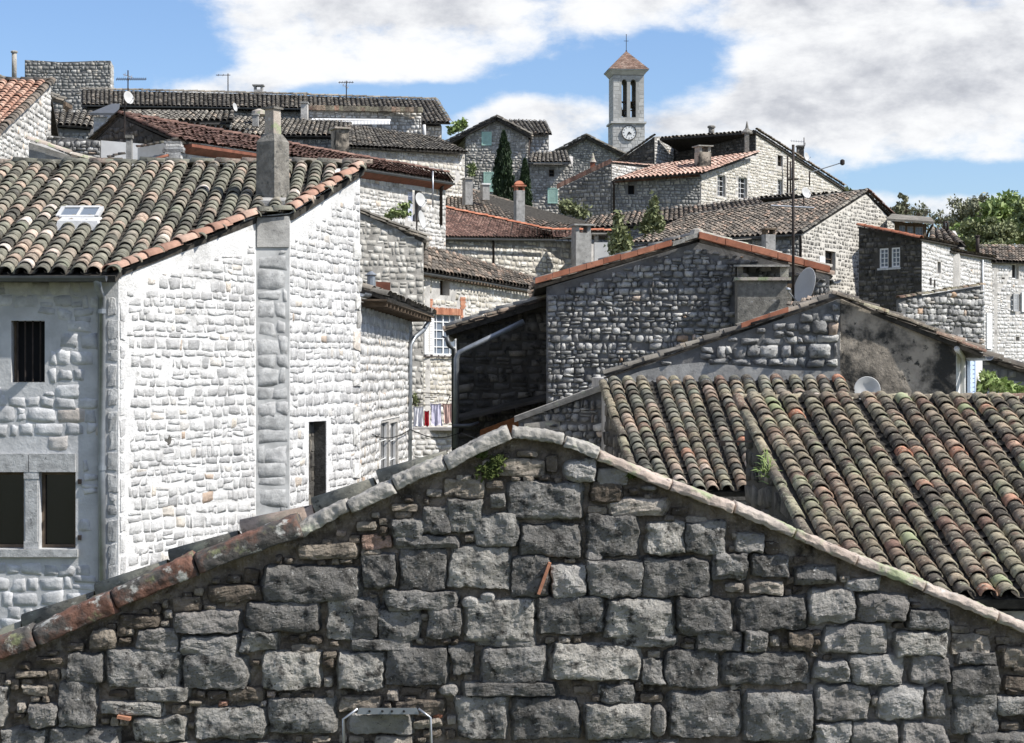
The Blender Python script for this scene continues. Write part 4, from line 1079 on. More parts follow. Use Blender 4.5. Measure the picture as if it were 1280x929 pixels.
# ---- dark lean-to in the shadow of the big gable
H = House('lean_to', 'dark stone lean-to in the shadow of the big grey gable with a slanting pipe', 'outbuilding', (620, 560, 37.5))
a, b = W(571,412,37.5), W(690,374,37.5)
wD = H.wall(a, b, style='sooty', vis=575)  # shadow of the big gable also put into the stone colour
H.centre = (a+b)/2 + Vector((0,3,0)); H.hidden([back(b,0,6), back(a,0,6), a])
H.roof(W(556,413,37.2)+Vector((0,6,0)), W(556,413,37.2), W(689,372,37.2), W(689,372,37.2)+Vector((0,6,0)), 'tile_brown', .26, .36, 6, thick=.14)
H.verge([W(557,410,37.15), W(600,394,37.15), W(684,371,37.15)], 'coping_grey', .10, .42)
H.gutter([W(556,419,37.0), W(556,419,37.0)+Vector((0,6,0))], .09, 'zinc')
H.tube('pipe', [W(655,402,36.9), W(582,437,36.9), W(574,441,36.9), W(570.5,448,36.9), W(570,560,36.9)], .075, 'zinc', 10)
H.tube('downpipe', [W(558,421,36.95), W(561,432,36.95), W(567,437,37.1), W(567.5,570,37.1)], .06, 'zinc_dark', 8)
H.tube('pipe', [W(566,533,36.8), W(588,532,36.8), W(598,529,36.9)], .05, 'zinc_dark', 8)
m_ = MB(); m_.prism([W(600,556,36.7), W(682,533,36.7), W(682,508,36.7), W(600,538,36.7)], (0,.5,0)); H.part('fascia', m_, 'timber_orange', label='orange varnished timber board')
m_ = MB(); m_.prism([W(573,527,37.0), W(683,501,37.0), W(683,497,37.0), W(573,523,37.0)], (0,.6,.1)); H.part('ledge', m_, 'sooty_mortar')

# ---- big grey gable in the middle
H = House('gabled_house', 'big grey rubble gable in the middle under an orange tile edge with a plastered flue', 'house', (860, 500, 34))
YM = 34
wM = H.wall((683,359,YM), (1037,345,YM), mid=[(872,303)], style='grey', vis=520, nostone=[(921,348,1005,410)], drop=.05,
            clip=lambda q: [q.uz(684,600), q.uz(1036,600), q.uz(1036,350), q.uz(960,328), q.uz(872,308), q.uz(800,328), q.uz(684,366)])
ap, lf, rt = W(873,298,YM+.06), W(668,357,YM+.06), W(1041,344,YM+.06); dp = Vector((0,9,0))
H.centre = W(860,500,YM) + Vector((0,5,0))
H.roof(lf+dp, lf, ap, ap+dp, 'tile_brown', .26, .36, 5); H.roof(rt, rt+dp, ap+dp, ap, 'tile_brown', .26, .36, 5)
vm = MB()
def brickverge(h, marks, Y, hgt, mat, n, name='verge', dep=.3):
    m_ = MB(); pts = [W(x, y, Y) for x, y in marks]
    for a_, b_ in zip(pts[:-1], pts[1:]):
        for i in range(n):
            p, q = a_+(b_-a_)*((i+.012)/n), a_+(b_-a_)*((i+.988)/n); j = UP*rng.normal(0,.008)
            m_.prism([p+j, q+j, q+j+UP*hgt, p+j+UP*hgt], (0,dep,0))
    return h.part(name, m_, mat)
brickverge(H, [(669,354),(840,307)], YM-.28, .13, 'tile_brick', 8)
brickverge(H, [(841,307),(872,297)], YM-.28, .10, 'coping_grey', 2)
brickverge(H, [(874,297),(1038,340)], YM-.28, .15, 'tile_brick', 5)
H.verge([rt+UP*.16+Vector((0,.25,0)), ap+UP*.16+Vector((0,.25,0))], 'coping_grey', .08, .42, label='grey lichened tile crest')
H.verge([lf+UP*.12+Vector((0,.3,0)), ap+UP*.14+Vector((0,.3,0))], 'coping_grey', .08, .42)
H.hidden([(1037,345,YM), back((1037,345,YM),0,9), back((683,359,YM),0,9), (683,359,YM)], 'grey_mortar')
H.gutter([rt-UP*.1+Vector((.1,0,0)), rt-UP*.1+Vector((.1,8,0))], .1, 'zinc')
fl = stack(H, 922, 984, 350.5, 420, YM-.62, 'concrete', .6, label='plastered flue with open slab top')
m_ = MB(); m_.box8([W(917,350.5,YM-.7),W(989,350.5,YM-.7),W(989,350.5,YM),W(917,350.5,YM),W(918,346.5,YM-.7),W(989,346.5,YM-.7),W(989,346.5,YM),W(918,346.5,YM)]); H.part('slab', m_, 'coping_pink', fl)
m_ = MB(); m_.box8([W(917,333.5,YM-.7),W(987,333.5,YM-.7),W(987,333.5,YM),W(917,333.5,YM),W(917,331,YM-.7),W(987,331,YM-.7),W(987,331,YM),W(917,331,YM)])
m_.box(W(980,340,YM-.5), (.1,0,0), (0,.08,0), (0,0,.12)); m_.box(W(925,340,YM-.2), (.06,0,0), (0,.08,0), (0,0,.12)); H.part('slab', m_, 'coping_grey', fl)
m_ = MB(); m_.lathe(W(931,346.4,YM-.45), [(.08,0),(.1,.04),(.04,.09)], 10); H.part('stone', m_, 'coping_pink', fl)
f2 = stack(H, 966, 1006, 361, 412, YM-.5, 'concrete', .48)
m_ = MB(); m_.box(W(985,358,YM-.3), (.44,0,0), (0,.3,0), (0,0,.05)); H.part('slab', m_, 'timber', f2)
m_ = MB(); m_.lathe(W(871,298,YM), [(.16,0),(.2,.08),(.14,.2),(.03,.24)], 9); H.part('ridge_stone', m_, 'coping_grey')

# ---- red hipped house
H = House('stone_house', 'white stone house with a dark red hipped roof below the cypresses', 'house', (630, 360, 64))
a, b = W(533,299,62.3), W(724,302,68.4)
wF2 = H.wall(a, b, style='palejoint', vis=372)
e0, e1 = (529,295.5,61.8), (692,297.5,66.8); r0, r1 = R(551,260,e0), R(689,289,e1)
H.roof(e0, e1, r1, r0, 'tile_red', .17, .2, 4, hs=.5, lift=.02)
e2 = W(762,297.5,69.0)
H.roof(e1, e2, back(r1,3.2,.6,.02), r1, 'tile_red', .2, .25, 4, hs=.6)
H.roof(W(497,287,64), e0, r0, W(545,262,66), 'tile_red', .2, .25, 4, hs=.6)
H.verge([V3(e0)+UP*.03, r0+UP*.05], 'tile_brick', .11, .36); H.verge([r1+UP*.05, r0+UP*.05], 'tile_brick', .11, .36, name='ridge')
H.verge([back(r1,3.2,.6,.06), r1+UP*.06], 'tile_brick', .11, .36, name='ridge')
H.centre = (a+b)/2 + Vector((0,4,0)); H.hidden([b, back(b,2,5), back(a,0,6), a])
H.gutter([W(529,297,61.7), W(693,299.5,66.6)], .08, 'zinc_dark')
H.tube('downpipe', [W(616,299,64.7), W(617,303,64.8), W(617,345,64.8)], .05, 'iron')
stack(H, 717, 737, 291, 352, 66.2, 'render_grey', .8, 'open', rot=.25)
stack(H, 743, 765, 303, 350, 67, 'render_white', .9, 'open', capmat='coping_grey')

# ---- brown roofed house with the tall chimneys
H = House('stone_house', 'house with a wide faded brown roof and three chimneys in front of the cypresses', 'house', (660, 330, 74))
e0, e1 = (556,291,72), (800,292.5,78); r0, r1 = R(559,229,e0), R(706,274,e1)
H.roof(e0, e1, r1, r0, 'tile_brown', .25, .36, 5)
H.verge([r1+UP*.02, r0+UP*.02], 'tile_brown', .12, .4, name='ridge'); H.verge([V3(e1), r1], 'tile_brown', .11, .4)
a, b = back(e0,.3,.4,-.12), back(e1,-.3,.4,-.12); H.wall(a, b, style='greyfar', vis=312)
H.centre = (a+b)/2+Vector((0,5,0)); H.hidden([b, back(r1,-.2,0,-.15), back(r0,.2,0,-.15), a])
stack(H, 579.5, 589, 224, 256, 75, 'render_grey', .6, 'slab', rot=.3, capmat='coping_grey')
stack(H, 601.5, 610.5, 231, 250, 77, 'render_grey', .5, 'slab', rot=.3, capmat='render_white')
cq = stack(H, 643.5, 654.5, 238, 278, 72.5, 'render_grey', .5, 'open', rot=.3, capmat='tile_brick')
m_ = MB(); m_.lathe(W(649,232,72.9), [(.34,0),(.36,.06),(.2,.2),(.05,.24)], 4); H.part('cap', m_, 'tile_brick', cq)

# ---- house with the green shutters
H = House('stone_house', 'tall pale stone house with pale green shutters behind the cypresses', 'house', (620, 260, 100))
YI = 100
wI = H.wall((582,167.5,YI), (661,168.5,YI), mid=[(621,150)], style='beigefar', vis=268)
H.shutter(wI, (602,165,614.5,182)); H.shutter(wI, (604.5,215,617.5,240), name='door')
wI2 = H.wall((562,178,YI+4), (582,167.5,YI+.05), style='greyfar', vis=250)
H.wall((661.5,168.5,YI+2.5), (686,169,YI+2.5), style='palefar', vis=205)
ap, lf, rt = W(621,147,YI-.3), W(556,180,YI-.3), W(665,170.5,YI-.3); dp = Vector((0,9,0))
H.roof(lf+dp, lf, ap, ap+dp, 'tile_slate', .27, .4, 5, thick=.14); H.roof(rt, rt+dp, ap+dp, ap, 'tile_slate', .27, .4, 5, thick=.14)
H.verge([lf+UP*.1, ap+UP*.1], 'tile_slate', .14, .45); H.verge([rt+UP*.1, ap+UP*.1], 'tile_slate', .14, .45)
e0, e1 = (650,167,YI+2.2), (690,167.5,YI+2.2); H.roof(e0, e1, R(682,151.5,e1), R(636,150,e0), 'tile_slate', .27, .4, 5)
H.centre = W(620,200,YI)+Vector((0,5,0)); H.hidden([(686,169,YI+2.5), back((686,169,YI+2.5),0,6), back((562,178,YI+4),0,6), (562,178,YI+4)])
H.tube('downpipe', [W(661.5,170,YI-.1), W(661.5,230,YI-.1)], .05, 'iron')

H = House('stone_annex', 'small stone annex with a green door and grey tile roof right of the cypresses', 'house', (688, 262, 97))
wA = H.wall((662,205,97.3), (716,206,97.3), style='beigefar', vis=268, holes=[(686,212,693,221)])
H.window(wA, (686,212,693,221), 'timber', 'void', 1, 2, .12, .05); H.shutter(wA, (684.5,235,697,254.5), name='door')
e0, e1 = (660,203,96.8), (714,203.5,96.8); H.roof(e0, e1, R(709,189,e1), R(664,191,e0), 'tile_slate', .28, .4, 5)
H.centre = W(690,230,99); H.hidden([(716,206,97.3), back((716,206,97.3),0,4,1), back((662,205,97.3),0,4,1), (662,205,97.3)])
H.gutter([e0, e1], .08, 'zinc')

# ---- long row on the left skyline
H = House('row_house', 'white lit house under a long grey tile roof with a square plastered chimney', 'house', (510, 230, 75))
a, b = W(432,186,73.2), W(581,193,78)
H.wall(a, b, style='creamfar', vis=240, drop=.08)
e0, e1 = (430,183,72.8), (584,191,77.6); r0, r1 = R(430,156,e0), R(543,172,e1)
H.roof(e0, e1, r1, r0, 'tile_slate', .27, .38, 5); H.verge([V3(e1), r1], 'tile_slate', .12, .4)
H.centre = (a+b)/2+Vector((0,5,0)); H.hidden([b, back(r1,0,0,-.2), back(r0,0,0,-.2), a])
stack(H, 415.5, 432.5, 161, 190, 69, 'render_stain', .9, 'slab', capmat='coping_pink', rot=.35)
H = House('row_house', 'low house with a grey tile roof strip left of the square plastered chimney', 'house', (360, 200, 77))
e0, e1 = (262,169,76), (440,170,76); r0, r1 = R(288,146,e0), R(440,152.5,e1)
H.roof(e0, e1, r1, r0, 'tile_slate', .26, .38, 5); a, b = back(e0,.2,.4,-.12), back(e1,-.1,.4,-.12); H.wall(a, b, style='greyfar', vis=200)
H.centre = (a+b)/2+Vector((0,5,0)); H.hidden([b, back(r1,0,0,-.2), back(r0,0,0,-.2), a])
stack(H, 315.5, 322.5, 144, 158, 76.5, 'render_grey', .4, 'slab')
m_ = MB(); m_.lathe(W(324,146,78), [(.2,0),(.45,.1),(.4,.3),(.1,.42)], 9); H.part('stone', m_, 'coping_pink')

H = House('row_house', 'long house on the skyline at upper left with a grey canal tile roof', 'house', (240, 150, 85))
e0, e1 = (102,131.5,84), (384,136,84); r0, r1 = R(102,112,e0), R(384,119,e1)
H.roof(e0, e1, r1, r0, 'tile_slate', .27, .38, 5); H.verge([r0+UP*.03, r1+UP*.03], 'tile_slate', .13, .42, name='ridge')
a, b = back(e0,.05,.5,-.12), back(e1,0,.5,-.12); wK = H.wall(a, b, style='greyfar', vis=160, holes=[(258,136,267,140)])
H.window(wK, (258,136,267,140), 'timber', 'void', 1, 1, .1, frames=False)
H.centre = (a+b)/2+Vector((0,5,0)); H.hidden([b, back(r1,0,0,-.2), back(r0,.05,0,-.2), a]); H.gutter([e0, e1], .09)
stack(H, 317, 328, 112, 124, 88, 'pale_mortar', .6, 'open'); stack(H, 299,310,117,124,88,'render_grey',.6,'slab')
H = House('row_house', 'right end house of the skyline row with a pale terrace wall before its roof', 'house', (470, 180, 84))
e0, e1 = (380,151,83), (563,154,83); r0, r1 = R(380,119.5,e0), R(545,125,e1)
H.roof(e0, e1, r1, r0, 'tile_slate', .27, .38, 5); H.verge([r0+UP*.03, r1+UP*.03], 'tile_slate', .13, .42, name='ridge'); H.verge([V3(e1)+UP*.03, r1+UP*.03], 'tile_mix', .13, .42)
a, b = back(e0,.2,.5,-.12), back(e1,-.5,.5,-.12); H.wall(a, b, style='palefar', vis=180)
H.centre = (a+b)/2+Vector((0,5,0)); H.hidden([b, back(r1,-.2,0,-.3), back(r0,.1,0,-.2), a])
wb = H.wall((386,138,80), (527,141,80.4), style='palefar', vis=185)
brickverge(H, [(385,137.5),(528,140)], 79.9, .26, 'tile_mix', 26, name='coping', dep=.5)
H.hidden([(527,141,80.4), back((527,141,80.4),0,3.6)], 'pale_mortar'); H.hidden([(386,138,80), back((386,138,80),0,3.6)], 'pale_mortar')
stack(H, 376, 384, 129, 154, 79, 'pale_mortar', .7, 'slab')
H.tube('downpipe', [W(530,156,80), W(531,175,80)], .09, 'render_white')
aw = thing('awning', 'white rolled awning along the terrace wall of the skyline row', 'awning', W(440,152,79))
m_ = MB(); m_.prism([W(390,150,79.4), W(390,148,79.6), W(488,149,79.6), W(488,151,79.4)], (0,.3,0)); m_.build('cover', M['white_paint'], aw)
m_ = MB()
for i in range(36):
    x = 424 + (488-424)*i/36; m_.prism([W(x,151.3,79), W(x+1.2,151.3,79), W(x+1.1,155.5,78.6), W(x+.1,155.5,78.6)], (0,.06,0))
m_.build('valance', M['white_paint'], aw)

H = House('ruined_house', 'roofless grey rubble building standing highest at the upper left', 'ruin', (85, 120, 96))
wQ = H.wall((31,75,96), (138,76,96), mid=[(50,76),(75,77.6),(100,77),(120,76)], style='greyfar', vis=140)
H.wall((138.2,76,96), (142,83,99), style='palefar', vis=120); H.centre = W(85,100,99)
H.hidden([(142,83,99), back((142,83,99),-5,1), back((31,75,96),0,3.5), (31,75,96)], 'grey_mortar')
H = House('outhouse', 'small square grey rubble block below the roofless building', 'outbuilding', (92, 130, 82))
H.wall((77,111.5,82), (101.5,112,82), style='greyfar', vis=150); H.centre = W(90,120,84)
H.hidden([(101.5,112,82), back((101.5,112,82),0,3), back((77,111.5,82),0,3), (77,111.5,82)], 'grey_mortar')

H = House('stone_house', 'grey house at the far left edge with a thin tall flue on its falling roof', 'house', (40, 130, 66))
a, b = W(-40,88,66), W(79,130,66)
wS2 = H.wall(a, b, mid=[(0,102),(32,110)], style='greyfar', vis=160)
H.roof(b+Vector((.05,-.02,.1)), back(b,-.2,6,.1), back(a,0,6,.15), a+Vector((0,-.2,.15)), 'tile_slate', .27, .4, 5, thick=.12)
H.verge([b+Vector((.2,-.25,.16)), W(32,109,65.8)+UP*.05, a+Vector((0,-.25,.2))], 'tile_slate', .12, .42)
H.centre = (a+b)/2+Vector((0,3,0)); H.hidden([b, back(b,0,6), back(a,0,6), a], 'grey_mortar')
pipe_flue(H, 17.8, 66, 104, 63, .11, 'coping_grey')
m_ = MB(); m_.prism([W(76,140,66.2),W(82,132,66.2),W(82,127,66.2),W(76,131,66.2)], (0,1.5,0)); H.part('eave_board', m_, 'timber')

H = House('shed', 'low shed roofs of grey canal tiles between the rubble block and the red roofed house', 'shed', (90, 165, 60))
e0, e1 = (58,155,60), (116,159,60); H.roof(e0, e1, R(126,141,e1), R(58,139,e0), 'tile_slate', .27, .38, 5)
a, b = back(e0,.1,.3,-.1), back(e1,-.1,.3,-.1); H.wall(a, b, style='greyfar', vis=185)
H.centre=(a+b)/2+Vector((0,3,0)); H.hidden([b, back(b,.2,2.6,.9), back(a,0,2.6,.9), a], 'grey_mortar')
H = House('row_house', 'low strip of grey tile roof behind the red roof ridge and satellite dish', 'house', (225, 170, 68))
e0, e1 = (120,152,68), (292,151,68); H.roof(e0, e1, R(292,140,e1), R(160,139,e0), 'tile_slate', .27, .38, 5)
a, b = back(e0,.1,.4,-.12), back(e1,-.1,.4,-.12); H.wall(a, b, style='greyfar', vis=175)
H.centre=(a+b)/2+Vector((0,3,0)); H.hidden([b, back(b,0,2.6,.9), back(a,0,2.6,.9), a], 'grey_mortar')
H = House('dormer', 'flat dark roofed dormer with a white side left of the red roof ridge', 'dormer', (130, 160, 54))
m_ = MB(); m_.prism([W(112,144,54), W(147,144.5,54), W(150,132.5,56), W(140,132.5,56)], UP*.09); H.part('roof', m_, 'zinc_dark')
H.centre=W(128,150,56); wv = H.wall((117,146,54.2), (133,146,54.2), style='facade', vis=170); H.wall((133.2,146,54.2), (144,145,55.8), style='render_white')
H.hidden([(144,145,55.8), back((117,146,54.2),.2,2.2), (117,146,54.2)], 'pale_mortar')

# ---- red-roofed long house
H = House('stone_house', 'long house with a faded red tile roof and brick red eave behind the white house', 'house', (400, 250, 50))
e0, e1 = (226,176,44), (567,227,55); r0, r1 = R(150,143,e0), R(560,217.5,e1)
H.roof(e0, e1, r1, r0, 'tile_red', .24, .32, 5, hs=.7)
H.verge([W(106,182,48.2), r0+UP*.06], 'tile_slate', .12, .42); H.verge([V3(e0)+UP*.05, r0+UP*.06], 'tile_red', .1, .42); H.verge([r0+UP*.04, r1+UP*.04], 'tile_red', .1, .42, name='ridge')
a, b = W(228,183,44.3), W(557,231,55.2)
wQ2 = H.wall(a, b, style='pale', vis=300, holes=[(510,236,527,276)])
H.window(wQ2, (510,236,527,276), 'timber', 'void', 1, 1, .5, frames=False); H.shutter(wQ2, (510.5,237,520,276), 'lilac_paint', 'door', -.2)
m_ = MB(); q = wQ2.rect((507,230,530,236)); wQ2.box(m_, q[0], q[2], q[1], q[3], -.05, .03); H.part('lintel', m_, 'facade')
m_ = MB(); pa, pb = a+wQ2.n*.35+UP*.02, b+wQ2.n*.35+UP*.02
m_.prism([a+wQ2.n*.01-UP*.22, pa-UP*.05, pa+UP*.04, a+wQ2.n*.01+UP*.04], pb-pa); H.part('eave_board', m_, 'timber_red')
wg = H.wall(W(108,186,48.2), a+Vector((-.02,.02,0)), mid=[(150,147)], style='sooty', vis=215)  # unlit gable, its shade put into the dark stone colour
H.roof(W(104,184,48.3)+Vector((3.4,5,0)), W(104,184,48.3), r0, r0+Vector((3.4,5,0)), 'tile_slate', .25, .36, 5)
H.centre=(a+b)/2+Vector((0,5,0)); H.hidden([b, back(b,-.4,4.5), back((108,186,48.2),2,5,-.1), (108,186,48.2)])
H.gutter([W(248,179.5,44.6), W(567,229,54.8)], .08, 'zinc_dark')
H.tube('downpipe', [W(553,232,54.7), W(551,240,54.9), W(551,282,54.9)], .07, 'iron')
H.tube('flagpole', [W(541,214,53.6), W(541,259,53.6)], .03, 'steel')

# ---- orange roof and white wall at the left edge
H = House('stone_house', 'white walled house at the left edge with an orange red canal tile roof', 'house', (30, 180, 39))
e0 = (-130,190,36); ve, vr = W(-28,188,36), R(61,103,(-28,188,36))
r0 = W(-80,103,vr.y/KY)
H.roof(e0, ve, vr, r0, 'tile_orange', .245, .34, 7, rim=True)
H.verge([ve+UP*.05+Vector((.1,0,0)), vr+UP*.05+Vector((.1,0,0))], 'tile_brown', .14, .36)
H.verge([r0+UP*.03, vr+UP*.03], 'tile_brown', .13, .4, name='ridge')
wN = H.wall(ve-UP*.12, vr-UP*.1+Vector((.06,0,0)), style='pale', vis=215)
H.centre = V3((-30,150,40)); H.hidden([vr-UP*.1, back(vr,-2,5,-1.9), back(e0,-1,14,-.2), back(e0,0,.3,-.2), ve-UP*.14])
H.roof(back(vr,.5,5,-2), back(r0,0,5,-2), r0+Vector((0,.1,0)), vr+Vector((0,.1,0)), 'tile_orange', .25, .4, 5)
H = House('garden_wall', 'low grey plaster wall with a sloping pinkish tile coping above the mossy roof', 'wall', (80, 205, 33))
wa = H.wall((36,178,33), (134,209,33), mid=[(88,195)], style='render_grey')
H.verge([W(134,207,32.9), W(88,193,32.9), W(36,174,32.9)], 'coping_pink', .10, .42)
H.centre=W(80,200,34); H.hidden([(134,209,33), back((134,209,33),0,1.2), back((36,178,33),0,1.2), (36,178,33)], 'grey_mortar')
H = House('rubble_wall', 'rough grey rubble wall with a whitewashed end below the red roofed gable', 'wall', (120, 190, 41))
H.wall((58,169,41), (126,176,41), style='grey', vis=212); H.wall((126.2,175.5,41), (180,180,41), style='render_white')
H.centre=W(120,190,42); H.hidden([(180,180,41), back((180,180,41),0,.6), back((58,169,41),0,.6), (58,169,41)], 'grey_mortar')
H = House('vent_flue', 'square cement flue with a dark capped top between the two small tile copings', 'chimney', (163, 205, 30))
stack(H, 157.5, 164.5, 176, 212, 30, 'render_grey', .14, 'open', capmat='concrete')
H.centre=W(163,190,31)
H = House('tile_canopy', 'small tile topped wall with a stacked stone pier above the mossy roof ridge', 'wall', (195, 205, 31))
wk = H.wall((172,185,31), (208,178,31), style='grey_paint'); H.verge([W(170,186,30.9), W(222,175,30.9)], 'tile_mix', .06, .14)
m_ = MB(); m_.tube([W(123,200,30), W(153,200,30)], .05, 6); m_.tube([W(130,200,30), W(130,207,30)], .03, 6); m_.tube([W(150,200,30), W(150,207,30)], .03, 6); H.part('beam', m_, 'timber')
H.verge([W(135,198,30.5), W(156,192,30.5)], 'tile_brown', .06, .14)
m_ = MB()
for i in range(8): m_.box(W(217+rng.normal(0,1), 204-i*3.6, 30.8), (.18+rng.normal(0,.02),0,0), (0,.15,0), (0,0,.028))
H.part('pier', m_, 'grey_rubble'); H.verge([W(184,205,30.6), W(208,197,30.6)], 'tile_brick', .07, .3)
H.centre=W(195,190,32)
# ================================================================ church
H = House('church_nave', 'grey stone church nave gable at the foot of the bell tower', 'church', (738, 230, 150))
wn = H.wall((684,199,150), (786,197,150), mid=[(733,173)], drop=.2, style='greyfar', vis=240)
ap, lf, rt = W(733,170.5,149.7), W(678,200,149.7), W(792,200,149.7); dp = Vector((0,18,0))
H.roof(lf+dp, lf, ap, ap+dp, 'tile_slate', .4, .5, 4, thick=.2); H.roof(rt, rt+dp, ap+dp, ap, 'tile_slate', .4, .5, 4, thick=.2)
H.verge([lf+UP*.15, ap+UP*.15], 'tile_slate', .22, .5); H.verge([rt+UP*.15, ap+UP*.15], 'tile_slate', .22, .5)
H.centre=W(733,200,155); H.hidden([(786,197,150), back((786,197,150),0,18), back((684,199,150),0,18), (684,199,150)], 'grey_mortar')

tw = House('bell_tower', 'square grey stone bell tower with white clock and brown pyramid roof', 'tower', (786, 190, 165))
root = tw.root
yaw = math.radians(5.0); ux, uy = Vector((math.cos(yaw), math.sin(yaw), 0)), Vector((-math.sin(yaw), math.cos(yaw), 0))
FL = W(766.3,150,165); FLg = Vector((FL.x, FL.y, 0)); Wd = 3.58
zt, zs, zlow = W(0,94,165).z, W(0,152,165).z, tw.base
def tp(u, v, z): return FLg + ux*u + uy*v + UP*z
# shaft: four wall slabs, front and back with two arched openings
zo0, zo1 = W(0,146.5,165).z, W(0,99,165).z
ops = [((777.2-766.3)/F*165, (784-766.3)/F*165), ((788.3-766.3)/F*165, (795.3-766.3)/F*165)]
def pierced(v0, v1, name):
    m_ = MB(); outer = [Vector((0,zs,0)), Vector((Wd,zs,0)), Vector((Wd,zt,0)), Vector((0,zt,0))]; loops = [outer]
    for a, b in ops:
        c, r = (a+b)/2, (b-a)/2; zc = zo1 - r*1.25
        lp = [Vector((a,zo0,0)), Vector((b,zo0,0))] + [Vector((c+r*math.cos(q), zc+1.25*r*math.sin(q), 0)) for q in [math.pi*i/8 for i in range(9)]]
        loops.append(lp)
    tri = tessellate_polygon(loops); flat = [p for lp in loops for p in lp]; n = len(flat)
    vs = [tp(p.x, v0, p.y) for p in flat] + [tp(p.x, v1, p.y) for p in flat]
    fs = [tuple(q) for q in tri] + [tuple(i+n for i in reversed(q)) for q in tri]; off = 0
    for lp in loops:
        k_ = len(lp); fs += [(off+i, off+(i+1) % k_, n+off+(i+1) % k_, n+off+i) for i in range(k_)]; off += k_
    m_.poly(vs, fs, 0)
    wl_ = type('S', (), dict(u=ux, n=-uy if v0 < v1 else uy, O=tp(0, v0, 0)))()
    hr = [(a-.05, zo0-.05, b+.05, zo1+.05) for a, b in ops]
    pillow(m_, courses([(0,zs),(Wd,zs),(Wd,zt),(0,zt)], hr, zs+.02, (.42,.46), (.5,.95), .03, .05), wl_, .012, 4, 1, .1, .05)
    tw_ = m_.build(name, [M['tower_joint'], M['tower_stone']], root); return tw_
pierced(0, .55, 'wall'); pierced(Wd, Wd-.55, 'wall')
for u0, u1, nrm_, O_ in ((0, .55, -ux, 0), (Wd-.55, Wd, ux, Wd)):
    m_ = MB(); m_.box8([tp(u0+.003,.552,zs), tp(u1-.003,.552,zs), tp(u1-.003,Wd-.552,zs), tp(u0+.003,Wd-.552,zs), tp(u0+.003,.552,zt), tp(u1-.003,.552,zt), tp(u1-.003,Wd-.552,zt), tp(u0+.003,Wd-.552,zt)])
    wl_ = type('S', (), dict(u=uy, n=nrm_, O=tp(O_+(.003 if O_ == 0 else -.003), 0, 0)))()
    pillow(m_, courses([(0,zs),(Wd,zs),(Wd,zt),(0,zt)], [], zs+.02, (.42,.46), (.5,.95), .03, .05), wl_, .012, 4, 1, .1, .05)
    m_.build('wall', [M['tower_joint'], M['tower_stone']], root)
m_ = MB(); m_.box8([tp(-.07,-.07,zlow), tp(Wd+.07,-.07,zlow), tp(Wd+.07,Wd+.07,zlow), tp(-.07,Wd+.07,zlow), tp(-.07,-.07,zs-.2), tp(Wd+.07,-.07,zs-.2), tp(Wd+.07,Wd+.07,zs-.2), tp(-.07,Wd+.07,zs-.2)])
zk = W(0,200,165).z
for wl_ in (type('S', (), dict(u=ux, n=-uy, O=tp(-.07,-.07,0)))(), type('S', (), dict(u=uy, n=-ux, O=tp(-.07,-.07,0)))(), type('S', (), dict(u=uy, n=ux, O=tp(Wd+.07,-.07,0)))()):
    pillow(m_, courses([(0,zk),(Wd+.14,zk),(Wd+.14,zs-.2),(0,zs-.2)], [], zk, (.40,.46), (.4,.95), .03, .08), wl_, .025, 4, 1, .25, .08)
m_.build('base', [M['tower_joint'], M['tower_stone']], root)
def ring(z0, z1, o, name):
    m_ = MB(); m_.box8([tp(-o,-o,z0), tp(Wd+o,-o,z0), tp(Wd+o,Wd+o,z0), tp(-o,Wd+o,z0), tp(-o,-o,z1), tp(Wd+o,-o,z1), tp(Wd+o,Wd+o,z1), tp(-o,Wd+o,z1)])
    return m_.build(name, M['tower_stone'], root)
ring(zs-.2, zs+.01, .26, 'string_course')
z1, z2 = W(0,93.5,165).z, W(0,86.5,165).z
m_ = MB(); m_.box8([tp(-.02,-.02,z1), tp(Wd+.02,-.02,z1), tp(Wd+.02,Wd+.02,z1), tp(-.02,Wd+.02,z1), tp(-.42,-.42,z2-.12), tp(Wd+.42,-.42,z2-.12), tp(Wd+.42,Wd+.42,z2-.12), tp(-.42,Wd+.42,z2-.12)]); m_.build('cornice', M['tower_stone'], root)
ring(z2-.115, z2-.02, .5, 'eave_slab')
za = W(0,64,165+1.2).z; apx = tp(Wd/2, Wd/2, za); cn = [tp(-.52,-.52,z2-.02), tp(Wd+.52,-.52,z2-.02), tp(Wd+.52,Wd+.52,z2-.02), tp(-.52,Wd+.52,z2-.02)]
m_ = MB(); m_.poly(cn+[apx], [(0,3,2,1),(0,1,4),(1,2,4),(2,3,4),(3,0,4)], 0)
for i in range(4):   # tile courses on each slope
    a, b = cn[i], cn[(i+1) % 4]; nrm_ = (b-a).cross(apx-a).normalized()
    if nrm_.z < 0: nrm_ = -nrm_
    for j in range(13):
        f0, f1 = j/13, (j+.92)/13
        l0, r0_, l1, r1_ = a+(apx-a)*f0, b+(apx-b)*f0, a+(apx-a)*f1, b+(apx-b)*f1
        nt = max(1, int((r0_-l0).length/.33)); off = .5 if j % 2 else 0
        for q in range(nt):
            s0, s1 = (q+.03)/nt, (q+.97)/nt
            A1, A2, A3, A4 = l0+(r0_-l0)*s0, l0+(r0_-l0)*s1, l1+(r1_-l1)*s1, l1+(r1_-l1)*s0
            m_.prism([A1+nrm_*.05, A2+nrm_*.05, A3+nrm_*.012, A4+nrm_*.012], -nrm_*.03, 1)
rf = m_.build('roof', [M['tile_under'], M['tile_tower']], root)
m_ = MB(); zc_ = W(0,43,166).z; m_.tube([apx-UP*.1, Vector((apx.x, apx.y, zc_))], .035, 8)
